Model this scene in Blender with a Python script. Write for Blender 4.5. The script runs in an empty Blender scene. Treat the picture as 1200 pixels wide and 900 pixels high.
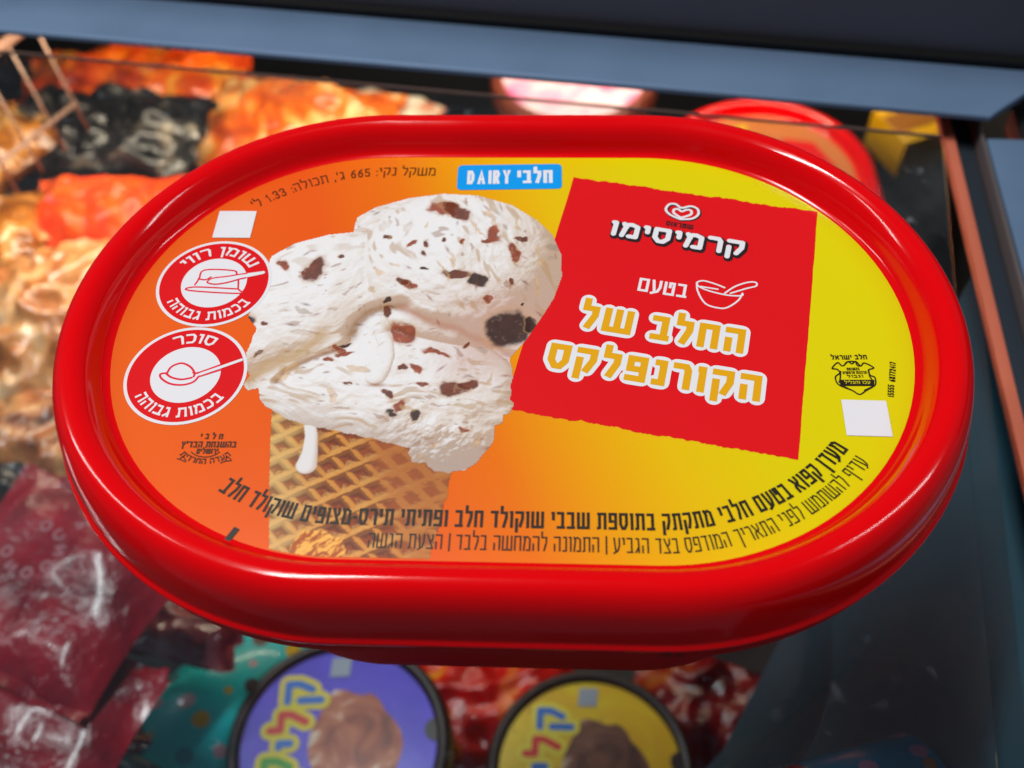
import bpy, bmesh, math, random
import numpy as np
from mathutils import Vector, Matrix, noise as mnoise
from mathutils.geometry import delaunay_2d_cdt

# ------------------------------------------------------------------ camera, world, lamps, exposure
SC = bpy.context.scene
COL = SC.collection
HL = 0.080                                  # height of the printed lid label above the freezer glass
PITCH, ROLL, YAW = math.radians(52.947), math.radians(-2.894), math.radians(-4.516)
CAM = Vector((0.012548, -0.154445, 0.1855 + HL))
_fw = Vector((math.sin(YAW) * math.cos(PITCH), math.cos(YAW) * math.cos(PITCH), -math.sin(PITCH)))
_rt = Vector((math.cos(YAW), -math.sin(YAW), 0)); _up = _rt.cross(_fw)
_r2 = math.cos(ROLL) * _rt + math.sin(ROLL) * _up; _u2 = -math.sin(ROLL) * _rt + math.cos(ROLL) * _up
cd = bpy.data.cameras.new('camera'); cam = bpy.data.objects.new('camera', cd); COL.objects.link(cam)
cam.matrix_world = Matrix(((_r2.x, _u2.x, -_fw.x, CAM.x), (_r2.y, _u2.y, -_fw.y, CAM.y), (_r2.z, _u2.z, -_fw.z, CAM.z), (0, 0, 0, 1)))
cd.sensor_width = 36; cd.lens = 37.926; cd.clip_start = 0.01; cd.clip_end = 50
cd.dof.use_dof = True; cd.dof.focus_distance = (Vector((0, -0.005, HL)) - CAM).dot(_fw); cd.dof.aperture_fstop = 13
SC.camera = cam

W = bpy.data.worlds.new('World'); SC.world = W; W.use_nodes = True
bgn = W.node_tree.nodes['Background']; bgn.inputs['Color'].default_value = (0.55, 0.66, 0.85, 1); bgn.inputs['Strength'].default_value = 0.13

def area(name, loc, target, sx, sy, power, color):
    ld = bpy.data.lights.new(name, 'AREA'); ld.shape = 'RECTANGLE'; ld.size = sx; ld.size_y = sy; ld.energy = power; ld.color = color
    o = bpy.data.objects.new(name, ld); COL.objects.link(o); o.location = loc
    o.rotation_euler = (Vector(target) - Vector(loc)).to_track_quat('-Z', 'Y').to_euler()
    return o
# shop ceiling tubes, about two metres above the freezer
area('ceiling_lamp', (-0.55, 0.22, 2.0), (0, 0, 0), 0.9, 0.09, 25, (1.0, 0.98, 0.95))
area('ceiling_lamp', (-1.9, 0.45, 1.8), (0, 0, 0), 0.14, 1.5, 19, (1.0, 0.97, 0.93))
area('ceiling_lamp', (1.9, 0.15, 1.9), (0, 0, 0), 0.14, 1.5, 17, (0.93, 0.97, 1.0))
# warm strip lamp the freezer has under its far rail
area('freezer_lamp', (-0.04, 0.36, -0.014), (-0.06, 0.40, -0.2), 0.6, 0.03, 2.3, (1.0, 0.80, 0.58))
vs = SC.view_settings; vs.view_transform = 'Standard'; vs.look = 'None'; vs.exposure = 0.0; vs.gamma = 1.0; vs.use_curve_mapping = False
SC.cycles.use_denoising = True
SC.cycles.max_bounces = 10; SC.cycles.transparent_max_bounces = 16

# ------------------------------------------------------------------ materials
def lin(c): return tuple((v / 255 / 12.92) if v / 255 <= 0.04045 else ((v / 255 + 0.055) / 1.055) ** 2.4 for v in c)
MATS = {}
def mat(name, rgb, rough=0.5, metal=0.0, coat=0.0, spec=0.5, bump=0.0, bscale=200.0, wear=0.0):
    if name in MATS: return MATS[name]
    m = bpy.data.materials.new(name); m.use_nodes = True; nt = m.node_tree; b = nt.nodes['Principled BSDF']
    c = lin(rgb); b.inputs['Base Color'].default_value = (*c, 1); b.inputs['Roughness'].default_value = rough
    b.inputs['Metallic'].default_value = metal; b.inputs['Coat Weight'].default_value = coat; b.inputs['Coat Roughness'].default_value = 0.12
    b.inputs['Specular IOR Level'].default_value = spec
    if bump or wear:
        tc = nt.nodes.new('ShaderNodeTexCoord'); n = nt.nodes.new('ShaderNodeTexNoise'); n.inputs['Scale'].default_value = bscale; n.inputs['Detail'].default_value = 4
        nt.links.new(tc.outputs['Object'], n.inputs['Vector'])
        if bump:
            bp = nt.nodes.new('ShaderNodeBump'); bp.inputs['Strength'].default_value = bump; bp.inputs['Distance'].default_value = 0.001
            nt.links.new(n.outputs['Fac'], bp.inputs['Height']); nt.links.new(bp.outputs['Normal'], b.inputs['Normal'])
        if wear:
            mr = nt.nodes.new('ShaderNodeMapRange'); mr.inputs['From Min'].default_value = 0.35; mr.inputs['From Max'].default_value = 0.7
            mr.inputs['To Min'].default_value = rough; mr.inputs['To Max'].default_value = min(1, rough + wear)
            nt.links.new(n.outputs['Fac'], mr.inputs['Value']); nt.links.new(mr.outputs['Result'], b.inputs['Roughness'])
    MATS[name] = m; return m
def ramp_mat(name, stops, scale=30.0, rough=0.3, coat=0.6, detail=6.0, distort=1.2, stretch=(1, 1, 1), bump=0.45, bscale=120.0):
    """printed film: several inks in irregular patches"""
    if name in MATS: return MATS[name]
    m = bpy.data.materials.new(name); m.use_nodes = True; nt = m.node_tree; b = nt.nodes['Principled BSDF']
    tc = nt.nodes.new('ShaderNodeTexCoord'); mp = nt.nodes.new('ShaderNodeMapping'); mp.inputs['Scale'].default_value = stretch
    n = nt.nodes.new('ShaderNodeTexNoise'); n.inputs['Scale'].default_value = scale; n.inputs['Detail'].default_value = detail; n.inputs['Distortion'].default_value = distort
    r = nt.nodes.new('ShaderNodeValToRGB'); e = r.color_ramp.elements
    while len(e) < len(stops): e.new(0.5)
    for k, (p, c) in enumerate(stops): e[k].position = p; e[k].color = (*lin(c), 1)
    nt.links.new(tc.outputs['Object'], mp.inputs['Vector']); nt.links.new(mp.outputs['Vector'], n.inputs['Vector'])
    nt.links.new(n.outputs['Fac'], r.inputs['Fac']); nt.links.new(r.outputs['Color'], b.inputs['Base Color'])
    b.inputs['Roughness'].default_value = rough; b.inputs['Coat Weight'].default_value = coat; b.inputs['Coat Roughness'].default_value = 0.15
    n2 = nt.nodes.new('ShaderNodeTexNoise'); n2.inputs['Scale'].default_value = bscale; n2.inputs['Detail'].default_value = 3
    bp = nt.nodes.new('ShaderNodeBump'); bp.inputs['Strength'].default_value = bump; bp.inputs['Distance'].default_value = 0.004
    nt.links.new(tc.outputs['Object'], n2.inputs['Vector']); nt.links.new(n2.outputs['Fac'], bp.inputs['Height']); nt.links.new(bp.outputs['Normal'], b.inputs['Normal'])
    MATS[name] = m; return m
def dot_mat(name, base, dots, scale=45.0, size=0.28):
    if name in MATS: return MATS[name]
    m = bpy.data.materials.new(name); m.use_nodes = True; nt = m.node_tree; b = nt.nodes['Principled BSDF']
    tc = nt.nodes.new('ShaderNodeTexCoord'); v = nt.nodes.new('ShaderNodeTexVoronoi'); v.inputs['Scale'].default_value = scale
    lt = nt.nodes.new('ShaderNodeMath'); lt.operation = 'LESS_THAN'; lt.inputs[1].default_value = size
    sp = nt.nodes.new('ShaderNodeSeparateColor'); r = nt.nodes.new('ShaderNodeValToRGB'); r.color_ramp.interpolation = 'CONSTANT'
    e = r.color_ramp.elements
    while len(e) < len(dots): e.new(0.5)
    for k, c in enumerate(dots): e[k].position = k / len(dots); e[k].color = (*lin(c), 1)
    mx = nt.nodes.new('ShaderNodeMix'); mx.data_type = 'RGBA'; mx.inputs[6].default_value = (*lin(base), 1)
    nt.links.new(tc.outputs['Object'], v.inputs['Vector']); nt.links.new(v.outputs['Distance'], lt.inputs[0]); nt.links.new(lt.outputs[0], mx.inputs[0])
    nt.links.new(v.outputs['Color'], sp.inputs[0]); nt.links.new(sp.outputs[0], r.inputs['Fac']); nt.links.new(r.outputs['Color'], mx.inputs[7])
    nt.links.new(mx.outputs[2], b.inputs['Base Color']); b.inputs['Roughness'].default_value = 0.35; b.inputs['Coat Weight'].default_value = 0.4
    MATS[name] = m; return m

# ------------------------------------------------------------------ object helpers
def tag(o, label=None, cat=None, group=None, kind=None):
    if label: o['label'] = label
    if cat: o['category'] = cat
    if group: o['group'] = group
    if kind: o['kind'] = kind
    return o
def empty(name, loc, rz=0.0, label=None, cat=None, group=None):
    o = bpy.data.objects.new(name, None); COL.objects.link(o); o.location = loc; o.rotation_euler = (0, 0, rz); o.empty_display_size = 0.02
    return tag(o, label, cat, group)
def mesh_obj(name, verts, faces, material, parent=None, smooth=False, loc=None, rot=None):
    me = bpy.data.meshes.new(name); me.from_pydata([tuple(v) for v in verts], [], faces); me.update()
    if smooth: me.shade_smooth()
    o = bpy.data.objects.new(name, me); COL.objects.link(o)
    if material: me.materials.append(material)
    if parent: o.parent = parent
    if loc: o.location = loc
    if rot: o.rotation_euler = rot
    return o
def box_data(x0, x1, y0, y1, z0, z1):
    v = [(x0, y0, z0), (x1, y0, z0), (x1, y1, z0), (x0, y1, z0), (x0, y0, z1), (x1, y0, z1), (x1, y1, z1), (x0, y1, z1)]
    return v, [(3, 2, 1, 0), (4, 5, 6, 7), (0, 1, 5, 4), (1, 2, 6, 5), (2, 3, 7, 6), (3, 0, 4, 7)]
def box(name, x0, x1, y0, y1, z0, z1, material, parent=None, bevel=0.0):
    v, f = box_data(x0, x1, y0, y1, z0, z1)
    o = mesh_obj(name, v, f, material, parent)
    if bevel: bev(o, bevel)
    return o
def bev(o, w, seg=2):
    bm = bmesh.new(); bm.from_mesh(o.data); bmesh.ops.bevel(bm, geom=bm.edges[:], offset=w, segments=seg, affect='EDGES', profile=0.6)
    bm.to_mesh(o.data); bm.free(); o.data.shade_smooth()
    return o
def tube(name, pts, r, material, parent=None, n=8):
    pts = [Vector(p) for p in pts]; V = []; F = []
    for i, p in enumerate(pts):
        d = (pts[min(i + 1, len(pts) - 1)] - pts[max(i - 1, 0)]).normalized()
        a = d.orthogonal().normalized(); b = d.cross(a)
        V += [p + r * (math.cos(2 * math.pi * k / n) * a + math.sin(2 * math.pi * k / n) * b) for k in range(n)]
    for i in range(len(pts) - 1):
        for k in range(n): F.append((i * n + k, i * n + (k + 1) % n, (i + 1) * n + (k + 1) % n, (i + 1) * n + k))
    F.append(tuple(range(n))[::-1]); F.append(tuple((len(pts) - 1) * n + k for k in range(n)))
    return mesh_obj(name, V, F, material, parent, True)
def lathe(name, prof, material, parent=None, n=64, loc=None, caps=(True, True)):
    V = []; F = []; m = len(prof)
    for k in range(n):
        a = 2 * math.pi * k / n
        V += [(r * math.cos(a), r * math.sin(a), z) for r, z in prof]
    for k in range(n):
        q = (k + 1) % n
        for i in range(m - 1): F.append((k * m + i, q * m + i, q * m + i + 1, k * m + i + 1))
    if caps[0]: F.append(tuple(k * m for k in range(n))[::-1])
    if caps[1]: F.append(tuple(k * m + m - 1 for k in range(n)))
    return mesh_obj(name, V, F, material, parent, True, loc)

# ------------------------------------------------------------------ stroke lettering
# every letter as centre lines in a unit box (x 0..1, y 0..1; descenders below, lamed above); value = (width, strokes)
G = {
 'א': (.78, [[(0,1),(1,0)], [(.97,1),(.95,.66),(.62,.46)], [(.03,0),(.05,.36),(.36,.58)]]),
 'ב': (.70, [[(0,1),(.84,1),(.84,0)], [(0,0),(1.02,0)]]),
 'ג': (.52, [[(.1,1),(.75,1),(.95,0)], [(.86,.38),(0,0)]]),
 'ד': (.68, [[(0,1),(1,1)], [(.84,1),(.84,0)]]),
 'ה': (.74, [[(0,1),(1,1),(1,0)], [(.03,.46),(.03,0)]]),
 'ו': (.30, [[(0,1),(1,1),(1,0)]]),
 'ז': (.42, [[(0,1),(1,1)], [(.5,1),(.5,0)]]),
 'ח': (.76, [[(0,0),(0,1),(1,1),(1,0)]]),
 'ט': (.78, [[(0,1),(0,0),(1,0),(1,1),(.55,1),(.55,.66)]]),
 'י': (.30, [[(0,1),(1,1),(1,.58)]]),
 'כ': (.66, [[(0,1),(.75,1),(1,.78),(1,.22),(.75,0),(0,0)]]),
 'ך': (.64, [[(0,1),(1,1),(1,-.32)]]),
 'ל': (.64, [[(0,1.36),(0,.96),(1,.96),(1,.6),(.5,0)]]),
 'מ': (.80, [[(0,1),(.2,.72)], [(0,0),(.22,.95),(.6,1),(1,.86),(1,0),(.5,0)]]),
 'ם': (.74, [[(.5,1),(1,1),(1,0),(0,0),(0,1),(.5,1)]]),
 'נ': (.48, [[(.2,1),(1,1),(1,0),(0,0)]]),
 'ן': (.30, [[(0,1),(1,1),(1,-.32)]]),
 'ס': (.76, [[(.5,1),(1,1),(1,.3),(.68,0),(.32,0),(0,.3),(0,1),(.5,1)]]),
 'ע': (.74, [[(.05,1),(.34,.06)], [(1,1),(1,.45),(.72,.08),(0,-.1)]]),
 'פ': (.74, [[(.45,.48),(.03,.48),(.03,1),(1,1),(1,0),(0,0)]]),
 'ף': (.70, [[(.45,.48),(.03,.48),(.03,1),(1,1),(1,-.32)]]),
 'צ': (.76, [[(.03,1),(1,0),(0,0)], [(1,1),(.98,.66),(.6,.46)]]),
 'ץ': (.70, [[(.0,1),(.5,.42),(.5,-.32)], [(1,1),(.98,.66),(.52,.4)]]),
 'ק': (.76, [[(0,1),(1,1),(1,.55),(.66,.05)], [(.04,.5),(.04,-.32)]]),
 'ר': (.66, [[(0,1),(.8,1),(1,.82),(1,0)]]),
 'ש': (1.1, [[(0,1),(0,0),(1,0),(1,1)], [(.5,1),(.5,.05)]]),
 'ת': (.80, [[(.02,1),(1,1),(1,0)], [(.14,1),(.14,.02),(-.06,0)]]),
 'D': (.68, [[(0,0),(0,1),(.6,1),(1,.72),(1,.28),(.6,0),(0,0)]]), 'A': (.74, [[(0,0),(.5,1),(1,0)], [(.2,.33),(.8,.33)]]),
 'I': (.12, [[(0,0),(0,1)]]), 'R': (.66, [[(0,0),(0,1),(.75,1),(1,.82),(1,.66),(.75,.48),(0,.48)], [(.5,.48),(1,0)]]), 'Y': (.72, [[(0,1),(.5,.45),(1,1)], [(.5,.45),(.5,0)]]),
 '0': (.6, [[(.5,1),(.85,1),(1,.8),(1,.2),(.85,0),(.15,0),(0,.2),(0,.8),(.15,1),(.5,1)]]), '1': (.34, [[(0,.78),(.8,1),(.8,0)]]),
 '2': (.6, [[(0,.8),(.2,1),(.8,1),(1,.8),(1,.6),(0,0),(1,0)]]), '3': (.6, [[(0,.85),(.2,1),(.8,1),(1,.8),(.8,.52),(.4,.52)], [(.8,.52),(1,.25),(.8,0),(.2,0),(0,.15)]]),
 '4': (.64, [[(.75,0),(.75,1),(0,.3),(1,.3)]]), '5': (.6, [[(.95,1),(.08,1),(.05,.55),(.75,.58),(1,.35),(.8,0),(.2,0),(0,.12)]]),
 '6': (.6, [[(.9,1),(.3,.8),(0,.35),(.2,0),(.8,0),(1,.3),(.8,.58),(.1,.5)]]), '7': (.56, [[(0,1),(1,1),(.35,0)]]),
 '8': (.6, [[(.5,.52),(.1,.72),(.2,1),(.8,1),(.9,.72),(.5,.52),(1,.25),(.8,0),(.2,0),(0,.25),(.5,.52)]]), '9': (.6, [[(.1,0),(.7,.2),(1,.65),(.8,1),(.2,1),(0,.7),(.2,.42),(.9,.5)]]),
 '|': (.10, [[(0,1.1),(0,-.15)]]), '-': (.36, [[(0,.45),(1,.45)]]), '.': (.10, [[(0,0),(0,.02)]]), ',': (.12, [[(.6,.05),(0,-.18)]]), ':': (.10, [[(0,0),(0,.02)], [(0,.6),(0,.62)]]),
 "'": (.14, [[(.6,1.1),(0,.8)]]), '"': (.3, [[(.3,1.1),(0,.8)], [(1,1.1),(.7,.8)]]), ' ': (.30, []),
}
def dense(p, step):
    out = [p[0]]
    for a, b in zip(p, p[1:]):
        n = max(1, int(math.dist(a, b) / step))
        out += [(a[0] + (b[0] - a[0]) * k / n, a[1] + (b[1] - a[1]) * k / n) for k in range(1, n + 1)]
    return out
def ribbon(pts, t, polys, cap=True, mapf=None, step=1e9, rounded=False):
    """a flat stroke of width t along pts, mitred; mapf carries it to its curved baseline"""
    P = [Vector(p) for p in pts]
    P = [p for i, p in enumerate(P) if i == 0 or (p - P[i - 1]).length > 1e-6]
    if len(P) < 2: return
    closed = (P[0] - P[-1]).length < 1e-6
    if cap and not closed and not rounded:
        P[0] = P[0] + (P[0] - P[1]).normalized() * t / 2; P[-1] = P[-1] + (P[-1] - P[-2]).normalized() * t / 2
    L = []; R = []
    n = len(P)
    for i, p in enumerate(P):
        if closed: a = P[i - 1] if i > 0 else P[-2]; b = P[i + 1] if i < n - 1 else P[1]
        else: a = P[max(i - 1, 0)]; b = P[min(i + 1, n - 1)]
        d1 = (p - a).normalized() if (p - a).length > 1e-9 else (b - p).normalized(); d2 = (b - p).normalized() if (b - p).length > 1e-9 else d1
        n1 = Vector((-d1.y, d1.x)); n2 = Vector((-d2.y, d2.x)); m = n1 + n2
        m = m.normalized() if m.length > 1e-6 else n1
        k = t / 2 / max(0.5, m.dot(n1)); L.append(p + m * k); R.append(p - m * k)
    mp = mapf or (lambda u, v: (u, v))
    for i in range(n - 1):
        if rounded:                          # plain bars with round joints
            d = (P[i + 1] - P[i]).normalized(); o = Vector((-d.y, d.x)) * t / 2
            polys.append([mp(*q) for q in (P[i] + o, P[i + 1] + o, P[i + 1] - o, P[i] - o)]); continue
        k = max(1, int((P[i + 1] - P[i]).length / step))
        pl = [mp(*(L[i].lerp(L[i + 1], q / k))) for q in range(k + 1)]; pr = [mp(*(R[i].lerp(R[i + 1], q / k))) for q in range(k + 1)]
        polys.append(pl + pr[::-1])
    if rounded:
        for p in P: polys.append([mp(p.x + t / 2 * math.cos(q * math.pi / 8), p.y + t / 2 * math.sin(q * math.pi / 8)) for q in range(16)])
def union(polys, V, F):
    """merge overlapping flat pieces into one sheet"""
    vs = []; fs = []
    for p in polys: fs.append(list(range(len(vs), len(vs) + len(p)))); vs += [Vector(q) for q in p]
    if not vs: return
    r = delaunay_2d_cdt(vs, [], fs, 1, 1e-5); b = len(V); V += [tuple(v) for v in r[0]]
    bb = [(min(q[0] for q in p), max(q[0] for q in p), min(q[1] for q in p), max(q[1] for q in p)) for p in polys]
    def hit(x, y):
        for p, (x0, x1, y0, y1) in zip(polys, bb):
            if x < x0 or x > x1 or y < y0 or y > y1: continue
            c = False
            for (ax, ay), (bx, by) in zip(p, p[1:] + p[:1]):
                if (ay > y) != (by > y) and x < (bx - ax) * (y - ay) / (by - ay) + ax: c = not c
            if c: return True
        return False
    for f in r[2]:
        a, c, d = (r[0][i] for i in f[:3]); f = [b + i for i in f]; g = (a + c + d) / 3
        if not hit(g.x, g.y): continue       # the hole of a closed letter
        F.append(tuple(f if (c - a).cross(d - a) > 0 else f[::-1]))
MM = 0.001
def layout(text, total, h, t, gap=0.16, rtl=True):
    """glyph boxes, left to right as seen"""
    s = text[::-1] if rtl else text
    w = [G[c][0] for c in s]; tot = sum(w) + gap * (len(s) - 1); k = total / tot
    x = 0; out = []
    for c, ww in zip(s, w): out.append((c, x, ww * k)); x += (ww + gap) * k
    return out
def lettering(name, text, total, h, t, material, parent, z, mapf, pad=0.0, rounded=False, rtl=True, gap=0.16, step=1e9, shift=(0, 0)):
    V = []; F = []; every = []
    for c, x0, w in layout(text, total, h, t, gap, rtl):
        polys = []
        for st in G[c][1]:
            pts = [(x0 + t / 2 + px * max(w - t, 0.01) + shift[0], t / 2 + py * (h - t) + shift[1]) for px, py in st]
            ribbon(pts, t + 2 * pad, polys, True, mapf, step, rounded)
        if pad: every += polys
        else: union(polys, V, F)
    if pad: union(every, V, F)
    return mesh_obj(name, [(x * MM, y * MM, z * MM) for x, y in V], F, material, parent)
def line_map(x0, y0, deg):
    c, s = math.cos(math.radians(deg)), math.sin(math.radians(deg))
    return lambda u, v: (x0 + u * c - v * s, y0 + u * s + v * c)
def bottom_map(R, s0):
    def f(u, v):
        s = s0 + u
        if abs(s) <= 31: return (s, -(R - v))
        a = (abs(s) - 31) / R; return (math.copysign(31 + (R - v) * math.sin(a), s), -(R - v) * math.cos(a))
    return f
def top_map(R, s0):
    def f(u, v):
        s = s0 + u
        if abs(s) <= 31: return (s, R + v)
        a = (abs(s) - 31) / R; return (math.copysign(31 + (R + v) * math.sin(a), s), (R + v) * math.cos(a))
    return f
def ring_top(cx, cy, R, width):
    return lambda u, v: (cx + (R + v) * math.sin((u - width / 2) / R), cy + (R + v) * math.cos((u - width / 2) / R))
def ring_bottom(cx, cy, R, width):
    return lambda u, v: (cx + (R - v) * math.sin((u - width / 2) / R), cy - (R - v) * math.cos((u - width / 2) / R))
def strokes(name, lines, t, material, parent, z, rounded=True):
    V = []; F = []; polys = []
    for l in lines: ribbon(spline(l, 4) if rounded and len(l) > 2 else l, t, polys, True, None, 1e9, rounded)
    union(polys, V, F)
    return mesh_obj(name, [(x * MM, y * MM, z * MM) for x, y in V], F, material, parent)
def plate(name, pts, material, parent, z):
    return mesh_obj(name, [(x * MM, y * MM, z * MM) for x, y in pts], [tuple(range(len(pts)))], material, parent)
def disc_pts(cx, cy, r, n=72): return [(cx + r * math.cos(2 * math.pi * k / n), cy + r * math.sin(2 * math.pi * k / n)) for k in range(n)]

# ------------------------------------------------------------------ the big tub: stadium sweep
HALF, RL = 31.0, 57.4                        # label outline: straight half length and end radius, mm
def stadium(r, n=56, m=10, half=HALF):
    p = []
    for k in range(n): a = -math.pi / 2 + math.pi * k / n; p.append((half + r * math.cos(a), r * math.sin(a)))
    for k in range(m): p.append((half - 2 * half * k / m, r))
    for k in range(n): a = math.pi / 2 + math.pi * k / n; p.append((-half + r * math.cos(a), r * math.sin(a)))
    for k in range(m): p.append((-half + 2 * half * k / m, -r))
    return p
def sweep(name, prof, material, parent, n=56, cap_first=False, cap_last=False):
    V = []; F = []; m = None
    for d, z in prof:
        s = stadium(RL + d, n); m = len(s); V += [(x * MM, y * MM, z * MM) for x, y in s]
    for i in range(len(prof) - 1):
        for k in range(m): q = (k + 1) % m; F.append((i * m + k, i * m + q, (i + 1) * m + q, (i + 1) * m + k))
    if cap_first: F.append(tuple(range(m))[::-1])
    if cap_last: F.append(tuple((len(prof) - 1) * m + k for k in range(m)))
    o = mesh_obj(name, V, F, material, parent, True)
    return o
def spline(pts, k=5):
    """Catmull-Rom through a profile so that the moulded plastic has no facets"""
    out = []
    for i in range(len(pts) - 1):
        p0 = pts[max(i - 1, 0)]; p1 = pts[i]; p2 = pts[i + 1]; p3 = pts[min(i + 2, len(pts) - 1)]
        for q in range(k):
            t = q / k
            out.append(tuple(0.5 * (2 * b + (c - a) * t + (2 * a - 5 * b + 4 * c - d) * t * t + (3 * b - a - 3 * c + d) * t ** 3) for a, b, c, d in zip(p0, p1, p2, p3)))
    out.append(pts[-1]); return out
LIDPROF = spline([(0.02, -0.45), (0.1, -0.12), (0.8, 0.05), (1.6, 0.5), (2.3, 1.6), (3.1, 3.7), (4.0, 5.4), (5.2, 6.5), (7.0, 7.05), (8.9, 6.6), (10.5, 5.1), (11.8, 2.5), (12.6, -0.9), (13.05, -4.4), (13.3, -7.2)]) \
    + [(13.6, -7.5), (13.95, -7.75), (14.15, -8.2), (14.05, -8.8), (13.65, -9.15), (13.2, -9.25), (12.4, -9.3), (11.6, -9.0), (11.4, -6)]
M_RED = mat('red_moulded_plastic', (230, 0, 6), 0.10, 0, 0.0, 0.36, bump=0.02, bscale=45, wear=0.06)
M_BODY = mat('red_tub_plastic', (200, 2, 8), 0.6, 0, 0.0, 0.15)
def tub_shell(root):
    lid = sweep('lid', LIDPROF, M_RED, root)
    lid.location.z = HL
    body = sweep('tub_body', [(12.0, -8.8), (12.9, -9.5), (13.05, -9.9), (12.85, -14.2), (12.5, -14.8), (11.5, -15), (9.0, -15.2), (5.0, -17.5), (4.0, -20.0), (-8.5, -70), (-10.2, -77), (-12.0, -79.5), (-15.0, -79.95)], M_BODY, root, cap_last=True)
    body.location.z = HL
    return lid, body
TUB = empty('ice_cream_tub', (0, 0, 0), 0, 'large red oval ice cream tub with yellow and orange lid label, standing on the glass', 'tub')
LID, BODY = tub_shell(TUB)

# label sheet: orange to yellow print
def label_mat():
    m = bpy.data.materials.new('label_print'); m.use_nodes = True; nt = m.node_tree; b = nt.nodes['Principled BSDF']
    tc = nt.nodes.new('ShaderNodeTexCoord'); sx = nt.nodes.new('ShaderNodeSeparateXYZ'); nt.links.new(tc.outputs['Object'], sx.inputs[0])
    my = nt.nodes.new('ShaderNodeMath'); my.operation = 'MULTIPLY_ADD'; my.inputs[1].default_value = 0.35; nt.links.new(sx.outputs['Y'], my.inputs[0]); nt.links.new(sx.outputs['X'], my.inputs[2])
    mr = nt.nodes.new('ShaderNodeMapRange'); mr.inputs['From Min'].default_value = -0.09; mr.inputs['From Max'].default_value = 0.09; nt.links.new(my.outputs[0], mr.inputs['Value'])
    r = nt.nodes.new('ShaderNodeValToRGB'); e = r.color_ramp.elements
    st = [(0.0, (240, 100, 26)), (0.30, (238, 92, 22)), (0.43, (240, 118, 12)), (0.53, (240, 162, 4)), (0.63, (236, 192, 4)), (0.76, (226, 210, 0)), (1.0, (226, 214, 0))]
    while len(e) < len(st): e.new(0.5)
    for k, (p, c) in enumerate(st): e[k].position = p; e[k].color = (*lin(c), 1)
    nt.links.new(mr.outputs['Result'], r.inputs['Fac']); nt.links.new(r.outputs['Color'], b.inputs['Base Color'])
    b.inputs['Roughness'].default_value = 0.24; b.inputs['Specular IOR Level'].default_value = 0.4
    n = nt.nodes.new('ShaderNodeTexNoise'); n.inputs['Scale'].default_value = 22; bp = nt.nodes.new('ShaderNodeBump'); bp.inputs['Strength'].default_value = 0.12; bp.inputs['Distance'].default_value = 0.001
    nt.links.new(tc.outputs['Object'], n.inputs['Vector']); nt.links.new(n.outputs['Fac'], bp.inputs['Height']); nt.links.new(bp.outputs['Normal'], b.inputs['Normal'])
    return m
LAB = mesh_obj('label', [(x * MM, y * MM, 0) for x, y in stadium(RL + 0.25)], [tuple(range(len(stadium(RL))))], label_mat(), TUB)
LAB.location.z = HL
P_RED = mat('print_red', (226, 20, 26), 0.24, spec=0.4, bump=0.12, bscale=22); P_WHITE = mat('print_white', (232, 232, 236), 0.35, spec=0.4); P_BLACK = mat('print_black', (34, 28, 18), 0.35, spec=0.4)
P_CYAN = mat('print_cyan', (0, 156, 240), 0.32, spec=0.4); P_GOLD = mat('print_gold', (232, 168, 8), 0.32, spec=0.4); P_BROWN = mat('print_brown', (84, 40, 12), 0.35, spec=0.4)
P_ROSE = mat('print_rose', (232, 30, 60), 0.32, spec=0.4)
# red panel with rough brushed edges, cut by the label's rim
rng = random.Random(4)
corners = [(14.5, 50.4), (73.5, 38.5), (60.3, -33.2), (0.0, -21.2)]
def rough_edge(a, b, amp, n):
    d = Vector(b) - Vector(a); nn = Vector((-d.y, d.x)).normalized(); out = []; w = 0
    for k in range(n):
        w = 0.72 * w + rng.uniform(-1, 1) * amp
        f = k / n; out.append(tuple(Vector(a) + d * f + nn * w * math.sin(math.pi * min(1, f * 8, (1 - f) * 8) / 2)))
    return out
pan = rough_edge(corners[0], corners[1], 0.2, 130) + rough_edge(corners[1], corners[2], 0.05, 60) + rough_edge(corners[2], corners[3], 0.22, 130) + rough_edge(corners[3], corners[0], 0.03, 40)
def clip(p):
    x, y = p; cx = max(-HALF, min(HALF, x)); d = Vector((x - cx, y)); l = d.length
    return (cx + d.x * (RL + 0.1) / l, d.y * (RL + 0.1) / l) if l > RL + 0.1 else p
plate('red_panel', [clip(p) for p in pan][::-1], P_RED, LAB, 0.03)

# outlines of the printed marks and of the printed ice cream, in millimetres on the label
butter_block=[(-73.9,13.0),(-73.3,14.9),(-72.6,17.7),(-65.7,17.6),(-64.6,16.3),(-63.8,14.2),(-63.4,11.8),(-62.8,10.4),(-74.9,11.2),(-73.8,12.3),(-63.7,11.8)]
butter_top=[(-73.5,14.9),(-71.7,14.6),(-70.6,15.5)]
knife_blade=[(-71.1,14.1),(-70.0,15.1),(-66.7,15.6),(-63.8,16.3),(-63.5,15.1),(-66.3,13.8),(-68.9,13.2),(-70.7,13.6),(-71.1,14.1)]
knife_handle=[(-63.7,15.7),(-58.2,17.0)]
spoon_mound=[(-74.4,-13.1),(-73.8,-11.3),(-71.8,-10.3),(-69.6,-11.3),(-68.3,-13.0),(-68.3,-14.0)]
spoon_bowl=[(-74.4,-13.1),(-75.8,-13.4),(-75.3,-14.6),(-73.1,-16.0),(-70.3,-16.3),(-68.1,-15.5),(-67.2,-14.0)]
spoon_in=[(-74.5,-13.3),(-73.1,-14.3),(-70.8,-14.8),(-68.7,-14.3)]
spoon_handle=[(-67.7,-13.4),(-65.1,-12.2),(-62.6,-10.9),(-58.7,-9.1)]
spoon_edge=[(-68.6,-12.9),(-67.4,-12.9),(-63.1,-10.7)]
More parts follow.
